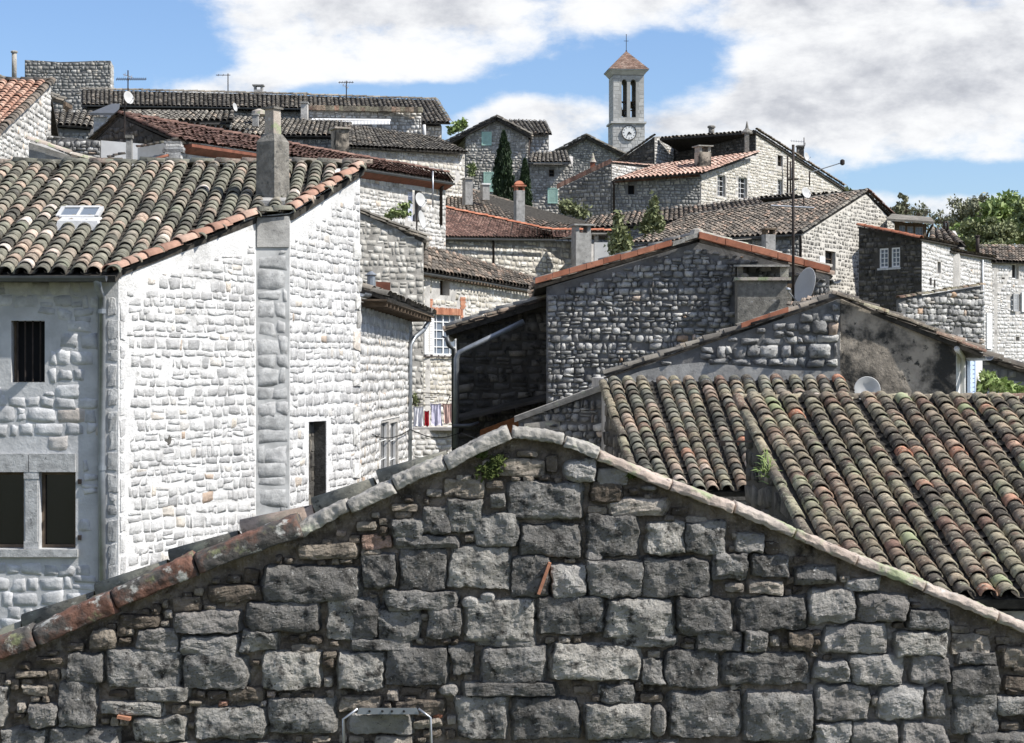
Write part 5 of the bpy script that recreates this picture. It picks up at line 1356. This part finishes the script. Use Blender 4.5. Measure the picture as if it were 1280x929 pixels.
q = Vector((apx.x, apx.y, W(0,50.5,166).z)); m_.tube([q-ux*.27, q+ux*.27], .028, 8); m_.lathe(apx-UP*.02, [(.09,0),(.11,.07),(.05,.14)], 10); m_.lathe(Vector((apx.x, apx.y, zc_)), [(.05,0),(.06,.05),(.02,.09)], 8)
m_.build('cross', M['iron'], rf)
cc_ = tp((786.3-766.3)/F*165, -.1, W(0,166,165).z); rc = 8.3/F*165
m_ = MB(); m_.lathe(cc_, [(rc*1.04,-.06),(rc*1.04,.14),(rc*1.12,.17),(rc*1.14,.05),(rc*1.14,-.06)], 40, 0, -uy); ck = m_.build('clock', M['iron'], root)
m_ = MB(); m_.lathe(cc_, [(rc*1.03,-.02),(rc*1.03,.10)], 40, 0, -uy); m_.build('dial', M['clock'], ck)
m_ = MB()
for i in range(12):
    th_ = math.pi/6*i; dv = ux*math.sin(th_)+UP*math.cos(th_); sd = ux*math.cos(th_)-UP*math.sin(th_)
    m_.box(cc_-uy*.112+dv*rc*.84, sd*(.022 if i % 3 else .034), uy*.008, dv*rc*.11)
for i in range(12):
    pass
m_.build('hour_marks', M['black'], ck)
for th_, L_, wd_ in ((math.radians(212), .68, .05), (math.radians(118), .55, .06)):
    dv = ux*math.sin(th_)+UP*math.cos(th_); sd = ux*math.cos(th_)-UP*math.sin(th_); m_ = MB()
    m_.prism([cc_-uy*.13-dv*rc*.15-sd*wd_, cc_-uy*.13+dv*rc*L_*.3-sd*wd_*1.3, cc_-uy*.13+dv*rc*L_, cc_-uy*.13+dv*rc*L_*.3+sd*wd_*1.3, cc_-uy*.13-dv*rc*.15+sd*wd_], -uy*.015); m_.build('clock_hand', M['black'], ck)
m_ = MB(); bl = tp((ops[0][0]+ops[0][1])/2-.05, Wd/2, zo0+.35)
m_.lathe(bl, [(.42,0),(.36,.1),(.28,.3),(.24,.5),(.12,.62),(.05,.66)], 18); m_.tube([bl+UP*.6, bl+UP*1.0], .05, 6); m_.build('bell', M['bronze'], root, True)
m_ = MB(); b2 = tp((ops[1][0]+ops[1][1])/2, Wd/2, zo0+1.25); m_.lathe(b2, [(.40,0),(.34,.1),(.27,.3),(.22,.5),(.1,.6)], 18); m_.build('bell', M['bronze'], root, True)
m_ = MB(); m_.box(tp(Wd/2, Wd/2, zo0+1.95), ux*(Wd/2-.3), uy*.12, UP*.1); m_.box(tp(Wd/2, Wd/2, zo0+1.02), ux*(Wd/2-.3), uy*.1, UP*.07); m_.build('bell_beam', M['timber'], root)

# ================================================================ pink-roofed house and its big neighbour
H = House('stone_house', 'stone house with a pale pink tile roof below the church tower', 'house', (800, 270, 92))
w1_ = H.wall((699,236,91), (764,205.5,90), style='greyfar', vis=275)
w2_ = H.wall((764.4,226,90), (876,219,90), style='greyfar', vis=275, holes=[(785,231,793,243)])
H.window(w2_, (785,231,793,243), 'timber', 'void', 1, 1, .2, frames=False)
brickverge(H, [(696,236),(764,204)], 89.7, .30, 'tile_red', 30)
H.wall((764.6,205,90.1), (819,211,95), style='palefar', vis=228)
H.tube('downpipe', [W(766,226,89.7), W(767.5,232,89.8), W(767.5,272,89.8)], .07, 'iron')
AB = lambda t: (876+(1052-876)*t, 90+12*t)
w3_ = H.wall((876.3,219,90), (1052,234,102), mid=[(944.5,196)], style='palefar', vis=275, holes=[(897,220,907,245), (923,223,934,247.5), (972,225,978,242.5)],
   clip=lambda q: [q.uz(877,290), q.uz(1051,290), q.uz(1051,240), q.uz(968,240), q.uz(958,200), q.uz(946,200), q.uz(877,223)]) if False else \
   H.wall((876.3,219,90), (948,194,94.3), style='creamfar', vis=275, holes=[(897,220,907,245), (923,223,934,247.5)])
H.window(w3_, (897,220,907,245), 'white_paint', 'glass', 2, 4, .18, .05); H.window(w3_, (923,223,934,247.5), 'white_paint', 'glass', 2, 4, .18, .05)
e0, e1 = (766,225,89.4), (879,216,89.4); r0, r1 = R(819,207.5,e0), R(948,190.5,e1)
H.roof(e0, e1, r1, r0, 'tile_pink', .30, .4, 5); H.verge([V3(e1)+UP*.04, r1+UP*.04], 'tile_pink', .13, .42)
brickverge(H, [(768,228.5),(875,220.5)], 89.75, .28, 'tile_red', 40, name='eave_course', dep=.2)
H.verge([W(764,203,90), W(817,207,95)], 'tile_pink', .09, .42)
H.centre = W(830,230,96); H.hidden([(699,236,91), back((699,236,91),1,8), back((948,194,94.3),0,3), (948,194,94.3)])
c_ = stack(H, 871.5, 887, 190, 211, 90.6, 'render_stain', .9, 'open', capmat='coping_grey', rot=.3)
c_ = stack(H, 738, 744, 203, 212, 92, 'timber_red', .3, None); m_ = MB(); m_.lathe(W(741,203,92.1), [(.24,0),(.12,.25),(.07,.5),(.02,.6)], 10); H.part('cap', m_, 'coping_pink', c_)

H = House('gabled_house', 'tall house right of the tower with a lit pale gable and black upper wall', 'house', (1000, 260, 98))
w4_ = H.wall((945,167,94.15), (1053,234.5,102), style='creamfar', vis=275, holes=[(972,195,978.5,207.5), (972,225,978.5,243)])
H.window(w4_, (972,195,978.5,207.5), 'timber', 'glass', 1, 2, .15, .05); H.window(w4_, (972,225,978.5,243), 'white_paint', 'glass', 2, 3, .15, .05)
rr_ = W(945,164,94.0); re_ = W(1056,235,102)
dL = Vector((-5.8,-.6,0))*1.0
H.roof(re_, re_+Vector((-6,4,0)), rr_+Vector((-6,4,0)), rr_, 'tile_slate', .3, .42, 5, thick=.14)
H.verge([re_+UP*.12+w4_.n*.06, rr_+UP*.12+w4_.n*.06], 'tile_brown', .13, .42)
w5_ = H.wall((838,172.5,99), (944.6,166,94.2), style='sooty', vis=215)
H.verge([W(838,172,98.9), W(944,165,94.1)], 'tile_slate', .12, .42, name='coping')
H.centre = W(940,220,101); H.hidden([(1053,234.5,102), back((1053,234.5,102),-1,7), back((838,172.5,99),0.2,6), (838,172.5,99)])
for x in (984.5, 988): H.tube('downpipe', [W(x, 194+(x-984)*2, 96.3), W(x, 247, 96.3)], .06, 'iron')
pipe_flue(H, 889.3, 160, 170, 97.5, .2, 'concrete')
c_ = stack(H, 931, 936.5, 165, 193, 93.2, 'concrete', .3); m_ = MB(); m_.lathe(W(933.7,165.5,93.4), [(.36,-.1),(.38,0),(.12,.25),(.06,.55),(.02,.72)], 10); H.part('cap', m_, 'concrete', c_)
stack(H, 997, 1005, 183, 200, 99.5, 'render_stain', .6, 'slab')
H = House('stone_house', 'house stub with a lit square stone corner and black slanting side below the tower', 'house', (800, 215, 96))
H.wall((764,208,99), (818,171,96.4), style='sooty', vis=222); H.wall((818.3,171,96.4), (842,174.5,98.6), mid=[(826,170.5)], style='palefar', vis=222)
H.verge([W(762,208,98.9), W(818,169,96.3)], 'tile_slate', .12, .42)
H.centre = W(815,200,99); H.hidden([(842,174.5,98.6), back((842,174.5,98.6),-.3,5), back((764,208,99),0,4), (764,208,99)])

# ================================================================ brown roofs and white gable, right of centre
H = House('stone_house', 'narrow grey brown roof strip under the pink roofed house', 'house', (870, 300, 77))
e0, e1 = (724,287,77), (1012,262,77); r0, r1 = R(738,272,e0), R(992,242.5,e1)
H.roof(e0, e1, r1, r0, 'tile_brown', .27, .38, 5)
a, b = back(e0,.2,.4,-.12), back(e1,-.1,.4,-.12); H.wall(a, b, style='greyfar', vis=320)
H.centre=(a+b)/2+Vector((0,5,0)); H.hidden([b, back(r1,0,0,-.2), back(r0,0,0,-.2), a])
H = House('gabled_house', 'brown tiled house with a bright white speckled gable and one small dark window', 'house', (1050, 350, 70))
e0, e1 = (786,304,68), (1001,292,68); r0, r1 = R(858,271,e0), R(1083,239,e1)
H.roof(e0, e1, r1, r0, 'tile_brown', .27, .38, 5, rim=False); H.verge([V3(e1)+UP*.05, r1+UP*.05], 'tile_slate', .12, .42); H.verge([r0+UP*.03, r1+UP*.03], 'tile_slate', .12, .42, name='ridge')
a = W(1000,295,68.2); ap_ = (1083,243)
tt = 1.66; Pb = Vector(((1000-CX)/F*68, 68*KY, 0)); Pr = Vector((r1.x, r1.y, 0)); Pe = Pb + (Pr-Pb)*tt
b = Vector((Pe.x, Pe.y, CZ+(CY-293)*Pe.y/KY/F))
w6_ = H.wall(a, b, mid=[ap_], style='pepper', vis=390, holes=[(1031.5,315,1044.5,342)])
H.window(w6_, (1031.5,315,1044.5,342), 'timber', 'glass', 1, 3, .2, .06)
m_ = MB(); q = w6_.rect((1024,321,1031,336)); w6_.box(m_, q[0], q[2], q[1], q[3], -.02, .03); H.part('patch', m_, 'render_white')
rb = b + Vector((.3,.2,.12)); H.roof(rb, rb+Vector((-5,4,0)), r1+Vector((-5,4,0)), r1, 'tile_slate', .27, .4, 5)
H.verge([rb+UP*.06+w6_.n*.05, r1+UP*.08+w6_.n*.05], 'tile_red', .12, .42)
w7_ = H.wall(W(792,308,68.3), a+Vector((-.02,.02,0)), style='greyfar', vis=335)
H.gutter([e0, (1001,293,67.9)], .08, 'zinc_dark'); H.tube('downpipe', [W(1001,295,67.9), W(1001,300,68), W(1001,336,68)], .05, 'iron')
H.centre=(a+b)/2+Vector((-3,3,0)); H.hidden([b, b+Vector((-5,4,0)), back(r0,0,1,-.3), (792,308,68.3)])
stack(H, 955, 968, 293, 318, 66, 'render_grey', .5, 'open', capmat='timber', rot=.3)

# dark house with two white windows and its lit side
H = House('stone_house', 'house with a dark sooty front, two white casements and a bright lit right side', 'house', (1150, 400, 62))
w8_ = H.wall((1073.5,285,62.6), (1152,300.5,60.4), style='sooty', vis=400, holes=[(1099,310,1110.5,335.5), (1114,309,1125,334.5)])  # shade of the front is put into its stone colour
H.window(w8_, (1099,310,1110.5,335.5), 'white_paint', 'glass_pale', 2, 4, .03, .07, sill='facade'); H.window(w8_, (1114,309,1125,334.5), 'white_paint', 'glass_pale', 2, 4, .03, .07, sill='facade')
w9_ = H.wall((1152.3,301,60.4), (1191,309,65.2), style='chalkfar', vis=440, holes=[(1172,328,1176,341)])
H.window(w9_, (1172,328,1176,341), 'timber', 'glass', 1, 1, .2, .04)
H.roof(W(1151,298,60.0), W(1197,306.5,65.2), W(1150,300,68.5), W(1073,282.5,62.6), 'tile_brown', .27, .38, 5)
H.verge([W(1152,298,60.0), W(1073,281.5,62.2)], 'tile_brick', .12, .42)
H.centre=W(1140,330,66); H.hidden([(1191,309,65.2), back((1191,309,65.2),-1,6,.5), back((1073.5,285,62.6),.3,5), (1073.5,285,62.6)])
m_ = MB(); q = w9_.rect((1160,352,1184,356)); w9_.box(m_, q[0]+.3, q[0]+.7, q[1], q[3], -.05, .03); w9_.box(m_, q[0]+1.3, q[0]+1.6, q[1]-.06, q[3]-.06, -.05, .03); H.part('vent', m_, 'iron')
H = House('row_house', 'white lit row house with a thin drainpipe right of the sooty fronted house', 'house', (1215, 430, 68))
w10 = H.wall((1191.3,316,65.3), (1240,325,71), style='chalkfar', vis=450)
H.roof(W(1189,313.5,64.6), W(1244,322.5,70.8), back((1244,322.5,70.8),-2,4,.35), back((1189,313.5,64.6),-2,4,.35), 'tile_slate', .27, .38, 5)
H.centre=W(1210,350,72); H.hidden([(1240,325,71), back((1240,325,71),-1,5), back((1191.3,316,65.3),.3,5), (1191.3,316,65.3)])
H.tube('downpipe', [W(1228,325,69.1), W(1228.5,400,69.3), W(1228.5,450,69.3)], .07, 'zinc')
H.shutter(w10, (1232,392,1238.5,436), 'white_paint', 'door')
pipe_flue(H, 1222, 296, 318, 69.5, .09, 'iron')
H = House('row_house', 'white house at the right edge with a grey blue half open shutter', 'house', (1270, 450, 72))
RH = [(1265,330,1273.5,348.5), (1264.5,368,1275.5,389), (1270,421,1274.5,426)]
w11 = H.wall((1240.3,328,71.1), (1330,331,74), style='chalkfar', vis=460, holes=[RH[0], RH[1], RH[2], (1252,347,1256,349)])
H.window(w11, RH[0], 'white_paint', 'glass', 1, 1, .15, .05); H.window(w11, RH[1], 'white_paint', 'glass_pale', 2, 3, .15, .05); H.window(w11, RH[2], 'timber', 'void', 1, 1, .2, frames=False)
H.shutter(w11, (1264,367.5,1270,389.5), 'grey_paint', 'shutter', .1); H.shutter(w11, (1276,366,1284,390), 'white_paint')
e0, e1 = (1224,327,70.4), (1335,329,73.6); H.roof(e0, e1, R(1335,308,e1), R(1222,308,e0), 'tile_brown', .27, .38, 5)
m_ = MB(); m_.box(W(1266,309.5,76.5), (.7,0,0), (0,.15,0), (0,0,.06)); H.part('ridge', m_, 'render_white')
H.centre=W(1280,350,76); H.hidden([(1330,331,74), back((1330,331,74),0,6), back((1240.3,328,71.1),0,6), (1240.3,328,71.1)])
H = House('garden_wall', 'rough grey block wall with an orange lichened tile top below the white row houses', 'wall', (1180, 430, 51))
w12 = H.wall((1123,374,50), (1229,357.5,52.5), style='greybig', vis=455)
H.verge([W(1122,373,49.9), W(1229,356,52.4)], 'tile_mix', .1, .36)
H.centre=W(1175,400,53); H.hidden([(1229,357.5,52.5), back((1229,357.5,52.5),0,1), back((1123,374,50),0,1), (1123,374,50)], 'grey_mortar')
H = House('sunroom', 'dark framed glazed sunroom with a flat tiled roof behind the sooty fronted house', 'sunroom', (1140, 300, 74))
w13 = H.wall((1118,277,73), (1158,280,73), style='timber', holes=[(1124,282,1132,297), (1134,283,1142,297), (1144,283.5,1154,297)])
for r in ((1124,282,1132,297), (1134,283,1142,297), (1144,283.5,1154,297)): H.window(w13, r, 'grey_paint', 'glass_pale', 2, 2, .05, .05)
m_ = MB(); m_.prism([W(1108,276,72.3), W(1168,280,72.3), W(1164,274.5,76), W(1115,270,76)], UP*.12); H.part('roof', m_, 'tile_slate')
H.centre=W(1138,290,75); H.hidden([(1158,281,73), back((1158,281,73),0,4), back((1118,278,73),0,4), (1118,278,73)], 'timber')
H.tube('gutter', [W(1166,281,72.2), W(1160,290,72.6), W(1158,300,72.8)], .06, 'iron')
H = House('shed', 'small shed with widely ribbed grey tile roof behind the white row houses', 'shed', (1180, 310, 76))
e0, e1 = (1159,307,75), (1208,307.5,75); H.roof(e0, e1, R(1187,287.5,e1), R(1163,287.5,e0), 'tile_brown', .42, .45, 6, hs=1.0)
H.centre=W(1185,310,78); a, b = back(e0,.1,.3,-.1), back(e1,-.1,.3,-.1); H.hidden([a, b, back(b,-.5,4,1.2), back(a,.3,4,1.2), a])
H.tube('chimney', [W(1180.5,291,77), W(1180.5,280,77), W(1181.5,277,77), W(1183.5,277,77), W(1184.5,280,77), W(1184.5,291,77)], .07, 'iron')
H = House('stone_house', 'low dark house at the right edge with a rounded tile edge beside the leafy bush', 'house', (1260, 490, 32))
w14 = H.wall((1227,447,32), (1330,480,32), style='greyfar', vis=500)
H.verge([W(1330,477,31.8), W(1226,443,31.8)], 'tile_brown', .13, .5)
H.roof(W(1332,478,31.9), W(1332,478,31.9)+Vector((0,5,0)), W(1226,444,31.9)+Vector((0,5,0)), W(1226,444,31.9), 'tile_brown', .26, .38, 5)
H.centre=W(1280,480,34); H.hidden([(1330,480,32), back((1330,480,32),0,5), back((1227,447,32),0,5), (1227,447,32)])

# ================================================================ dishes, aerials, wires
def dish(label, px, py, Y, rad, face, mast=None, mat='dish', fl=.25):
    d_ = thing('satellite_dish', label, 'dish', W(px, py, Y) - UP*rad, 'satellite dishes')
    f = Vector(face).normalized(); c = W(px, py, Y); m_ = MB(); dp_ = rad*fl
    m_.lathe(c, [(.02,-dp_-.012),(rad*.5,-dp_*.75-.012),(rad,-.012),(rad*1.02,0),(rad*.97,0),(rad*.5,-dp_*.75),(.02,-dp_)], 28, 0, f); m_.build('reflector', M[mat], d_, True)
    side = f.cross(UP).normalized(); up = side.cross(f)
    m_ = MB(); m_.tube([c-up*rad*.95-f*.02, c+f*rad*.95-up*rad*.35], rad*.03, 6); m_.lathe(c+f*rad*.95-up*rad*.35, [(rad*.05,0),(rad*.09,rad*.05),(rad*.09,rad*.2)], 10, 0, -f); m_.build('arm', M['steel'], d_)
    m_ = MB(); m_.tube([c-f*(dp_+.02), c-f*(dp_+.12), c-f*(dp_+.14)-UP*(mast or rad*1.2)], .024, 8); m_.build('mount', M['iron'], d_)
    return d_
dish('big pale satellite dish beside the tall mast at the right of the grey gable', 1005, 359, 33.0, .46, (-.90,-.36,.26), .6)
dish('round cream satellite dish half hidden behind the lichened roof on the right', 1084, 487, 23.3, .21, (-.1,-1,.12), .6, 'dish')
dish('small grey dish on the mast in front of the white gable above the brown roof', 1008, 241, 66, .26, (.55,-.75,.3), .6)
dish('upper of two dishes in front of the stone house with the lilac door', 526, 250, 52, .27, (.75,-.6,.25), .9, 'dish')
dish('lower dish seen edge on above the dark red hipped roof', 528, 275, 50, .33, (.94,-.28,.2), .5, 'dish')
dish('grey dish on a short post above the ridge of the faded red roof', 161, 122, 44, .2, (.8,-.55,.2), 1.1)
dish('tiny dish on the skyline row left of the rough concrete chimney', 294, 134, 75, .22, (.9,-.35,.2), .8)
dish('small dish below the long horizontal aerial on the white gable of the tall house', 1008.5, 196, 97, .30, (.75,-.6,.2), .5)

def aerial(label, px, py, base_py, Y, booms, r=.018, cat='aerial', name='tv_antenna'):
    """mast plus booms given as (x0, x1, y, dy, number of rods, rod length in marks)"""
    d_ = thing(name, label, cat, W(px, base_py, Y), 'aerials')
    m_ = MB(); m_.tube([W(px, base_py, Y), W(px, py, Y)], r, 8); m_.build('mast', M['iron'], d_, True)
    for x0, x1, y, dy, n, L_ in booms:
        m_ = MB(); m_.tube([W(x0, y, Y), W(x1, y+dy, Y)], r*.75, 6)
        for i in range(n):
            f = (i+.5)/n; c = W(x0+(x1-x0)*f, y+dy*f, Y); q = L_*Y/F
            m_.tube([c+Vector((-.25*q*.3,-q*.5,-q*.5)), c+Vector((.25*q*.3,q*.5,q*.5))], r*.5, 5)
        m_.build('boom', M['steel'] if dy else M['iron'], d_)
    return d_
aerial('many rodded aerial on the skyline above the grey dish', 160, 88, 130, 46, [(145,183,99,0,15,4), (154,166,93,4,3,5)], .02)
aerial('thin aerial on the long skyline roof left of the concrete chimney', 285, 92, 114, 86, [(270,288,94,0,3,3)], .03)
aerial('aerial on the skyline roof right of the rough concrete chimney', 433, 101, 124, 86, [(423,442,103,0,6,3), (428,436,106,4,3,5)], .03)
aerial('short aerial on the ridge of the green shuttered house', 644.5, 150, 162, 103, [(642,647,153,0,2,4)], .03)
aerial('small aerial on the chimney of the tall house by the tower', 1005, 172, 186, 99.5, [(988,1006,176,1.5,6,3), (1004.5,1007,180,0,2,4)], .03)
d_ = aerial('tall rusty mast rising from the grey gable beside the big dish', 991.5, 181, 384, 33.0, [(964,1018,257,3,0,0), (985,998,224,0,0,0), (990,996,240,-4,0,0)], .032, 'mast', 'mast')
aerial('long sloping white aerial pole sticking out over the skyline at right', 1012, 214, 232, 95, [(1012,1052,216,-12.5,0,0)], .05)
m_ = MB(); m_.lathe(W(1053,203,95), [(.05,-.2),(.16,-.12),(.16,.12),(.05,.2)], 10, 0, UP); m_.build('lamp_head', M['iron'], bpy.data.objects['tv_antenna.005'] if 'tv_antenna.005' in bpy.data.objects else d_)  # unlit round knob closing the aerial boom
def cable(label, pts, r=.012):
    P_ = [V3(p) for p in pts]; out = []
    for a_, b_ in zip(P_[:-1], P_[1:]):
        for i in range(8):
            f = i/8; out.append(a_.lerp(b_, f) - UP*.25*math.sin(math.pi*f)*min(1,(b_-a_).length/8))
    m_ = MB(); m_.tube(out+[P_[-1]], r, 5); tag(m_.build('cable', M['black'], None), label, 'cable')
cable('thin black wire crossing in front of the bright side house and the terrace', [(440,527,26.5), (513,537,33), (575,541,36.5), (648,545,33.5)])
cable('black wire along the eave between the pink roofed house and the annex', [(584,196,99.5), (617,203,99.2), (661,212,99.5)], .03)

# ================================================================ trees and plants
def leaves(mb, C, size, n_up=0.0, mat=0, asp=.5):
    N = len(C); v = rng.normal(0, 1, (N, 3)); v[:, 2] += n_up; v /= np.linalg.norm(v, axis=1, keepdims=True)
    a = rng.normal(0, 1, (N, 3)); a -= v*(a*v).sum(1, keepdims=True); a /= np.linalg.norm(a, axis=1, keepdims=True)
    s = size*rng.uniform(.6, 1.3, (N, 1)); nn = np.cross(v, a)
    V = np.stack([C-v*s, C+a*s*asp-v*s*.1+nn*s*.1, C+v*s, C-a*s*asp-v*s*.1+nn*s*.1], 1)
    mb.add(V.reshape(-1, 3), np.arange(N*4).reshape(N, 4), mat)
def clump_points(cs, n, shell=.6):
    out = []
    for c, r in cs:
        q = rng.normal(0, 1, (n, 3)); q /= np.linalg.norm(q, axis=1, keepdims=True)
        rad = rng.uniform(shell, 1.05, (n, 1)) ** .7
        out.append(np.array(tuple(c)) + (q*rad if shell >= .2 else rng.normal(0, .5, (n, 3)))*np.array(tuple(r)))
    return np.concatenate(out)
def branchy(mb, p, d, L_, r, depth, tips):
    q = p + d*L_; mid = p + d*L_*.5 + Vector(rng.normal(0, .04*L_, 3))
    mb.tube([p, mid, q], r, 6 if depth > 2 else 4, r1=r*.62, cap=False)
    if depth == 0: tips.append(q); return
    if depth <= 2: tips.append(q); tips.append(mid)
    for _ in range(3 if depth > 1 else 2):
        nd = (d + Vector(rng.normal(0, .55, 3)) + UP*.12).normalized(); branchy(mb, p + d*L_*rng.uniform(.65, 1), nd, L_*rng.uniform(.6,.8), r*.58, depth-1, tips)
def tree(label, px, py_top, py_base, Y, wpx, lmat, nl, lsz, group=None, name='tree', dens=1.0, tdepth=4):
    base = W(px, py_base, Y); base.z = min(base.z, ground(base.x, base.y)+.2); top = W(px, py_top, Y); h = top.z-base.z; rw = wpx*Y/F/2
    t_ = thing(name, label, 'tree', base, group); m_ = MB(); tips = []
    zb_ = W(0, py_base, Y).z; hc = top.z - zb_; fork = Vector((base.x+.1, base.y, zb_ + hc*.05))
    m_.tube([base, (base+fork)/2+Vector((.1,0,0)), fork], hc*.03, 8, r1=hc*.022)
    branchy(m_, fork, Vector((.03,0,1)).normalized(), hc*.30, hc*(.034 if lmat == 'leaf_bud' else .022), tdepth, tips)
    m_.build('trunk', M['bark'], t_, True)
    T = np.array([tuple(q) for q in tips]); cpos = np.array([base.x, base.y, 0]); 
    ctr = np.array([base.x, base.y, (top.z + W(0,py_base,Y).z)/2]); sc_ = np.array([rw, rw, (top.z-W(0,py_base,Y).z)/2])
    # clumps spread through the crown volume
    cs = []
    nC = int(46*dens)
    for _ in range(nC):
        q = rng.normal(0, 1, 3); q /= np.linalg.norm(q); q *= rng.uniform(.25, .88)
        s_ = rng.uniform(.13, .30)
        cs.append((ctr + q*sc_, sc_*s_*np.array([1,1,.8])))
    C = clump_points(cs, nl//nC, .1)
    m_ = MB(); leaves(m_, C, lsz, .2); m_.build('crown', M[lmat], t_)
    return t_
def cypress(label, px, py_top, py_base, Y, wpx):
    base = W(px, py_base, Y); base.z = ground(base.x, base.y); top = W(px, py_top, Y); h = top.z-base.z; rw = wpx*Y/F/2
    t_ = thing('cypress_tree', label, 'cypress', base, 'cypress trees'); m_ = MB(); m_.tube([base, top-UP*.5], .16, 8, r1=.02); m_.build('trunk', M['bark'], t_)
    m_ = MB(); N = 7000; f = rng.uniform(0, 1, N)**.8; z0 = W(0, py_base, Y).z-.6
    prof_ = np.interp(f, [0,.12,.35,.6,.8,.93,1], [.85,1,.98,.8,.5,.22,.04])
    th_ = rng.uniform(0, 2*math.pi, N)
    lob = 1 + .16*np.sin(th_*3+f*9) + .12*np.sin(th_*7-f*23) + .10*np.sin(f*60+th_*2)
    rad = rw*prof_*lob*rng.uniform(.55, 1.05, N)
    C = np.stack([base.x+rad*np.cos(th_), base.y+rad*np.sin(th_), z0+(top.z-z0)*f], 1)
    leaves(m_, C, .17, 2.6, asp=.3); m_.build('crown', M['leaf_dark'], t_); return t_
cypress('tall dark cypress in front of the green shuttered house', 629.5, 165, 256, 93, 25)
cypress('smaller dark cypress right of the tall one behind the orange capped chimney', 656, 200, 262, 92, 15)
def shrub(name, label, cat, pts, n, size, mat, stems=(), group=None):
    """pts: (px, py, Y, rx, ry) leaf clumps in survey marks"""
    p0 = W(*pts[0][:3]); t_ = thing(name, label, cat, W(pts[0][0], max(p[1]+p[4] for p in pts), pts[0][2]), group); m_ = MB()
    cs = []
    for px, py, Y, rx, ry in pts:
        c = W(px, py, Y); cs.append((c, np.array([rx, (rx+ry)/2, ry])*Y/F))
    leaves(m_, clump_points(cs, n//len(pts), .15), size, .3); m_.build('foliage', M[mat], t_)
    m_ = MB()
    for st in (stems or [[(pts[0][0], pts[0][1]+pts[0][4]), (pts[0][0], pts[0][1])]]):
        m_.tube([W(x, y, pts[0][2]+.05) for x, y in st], .014*max(1, pts[0][2]/40), 5)
    if name == 'bush':
        p1 = W(*pts[0][:3]); m_.tube([Vector((p1.x, p1.y, ground(p1.x, p1.y)-.3)), p1], .05, 6, r1=.02)
    m_.build('stem', M['bark'], t_); return t_
shrub('bush', 'dark green conifer like bush left of the brown roofs in the middle', 'shrub', [(774,292,63,9,13),(770,306,63,9,10),(773,277,63,4,10),(782,303,63,7,10)], 1300, .13, 'leaf_olive')
shrub('bush', 'dark green bush with a pointed top beside the brown roof in the middle', 'shrub', [(815,272,64,10,10),(818,257,64,4,12),(807,283,64,9,8),(824,279,64,6,8)], 1300, .13, 'leaf_olive')
shrub('bush', 'olive weeds growing on the wall top left of the pink roofed house', 'shrub', [(716,262,79,14,6),(708,257,79,8,6),(725,267,79,9,5)], 900, .13, 'leaf_olive')
shrub('bush', 'bright green bush on the skyline left of the green shuttered house', 'shrub', [(573,158,104,6,6),(580,155,104,4,5),(566,162,104,5,4)], 420, .2, 'leaf_bright')
shrub('wall_plant', 'small plant growing out of the wall of the green shuttered house', 'plant', [(590,210,99.6,5,5),(589,216,99.6,3,4)], 240, .14, 'leaf_mid')
shrub('climbing_vine', 'leafy green vine at the foot of the stone house with the lilac door', 'vine', [(494,266,49,8,4),(506,258,49,5,4),(503,268,49,9,3),(488,270,49,5,3)], 420, .10, 'leaf_mid')
shrub('bush', 'fresh bright green bush beside the white rendered house end at right', 'shrub', [(1238,478,26.5,14,8),(1254,484,26.5,14,7),(1222,487,26.5,8,6),(1268,488,26.5,12,5),(1234,470,26.5,7,4)], 1100, .07, 'leaf_bright', [[(1230,500),(1236,480)],[(1250,500),(1252,484)],[(1212,495),(1219,478)]])
shrub('grass_tuft', 'dry weed in the foot of the terrace wall beside the washing', 'plant', [(518,499,47.2,4,7)], 200, .06, 'leaf_olive')
TG = 'trees on the right skyline'
tree('broad fresh green tree at the right edge of the skyline', 1250, 238, 320, 138, 92, 'leaf_bright', 9000, .30, TG)
tree('tall grey green budding tree standing highest behind the right houses', 1214, 236, 310, 150, 66, 'leaf_bud', 5200, .22, TG, dens=1.0, tdepth=5)
tree('olive green thicket tree in front of the fresh green one', 1232, 272, 325, 122, 96, 'leaf_olive', 7000, .22, TG)
tree('green tree cut by the right picture edge', 1290, 240, 320, 134, 76, 'leaf_mid', 7000, .30, TG)
tree('low bright bush tree left of the grey budding tree', 1194, 278, 320, 128, 30, 'leaf_bright', 2200, .24, TG)
tree('bare grey tree in front of the low cloud left of the green trees', 1150, 246, 300, 150, 52, 'leaf_bud', 500, .22, TG, dens=.6, tdepth=5)
tree('small budding tree directly behind the white speckled gable', 1125, 240, 290, 140, 30, 'leaf_bud', 900, .24, TG, dens=.6, tdepth=4)
tree('thin bare tree right of the glazed sunroom', 1176, 258, 300, 155, 40, 'leaf_bud', 400, .22, TG, dens=.6, tdepth=5)
tree('little green tree top showing over the ridge of the brown tiled house', 1058, 231, 262, 112, 22, 'leaf_olive', 700, .22, TG, dens=.6, tdepth=4)
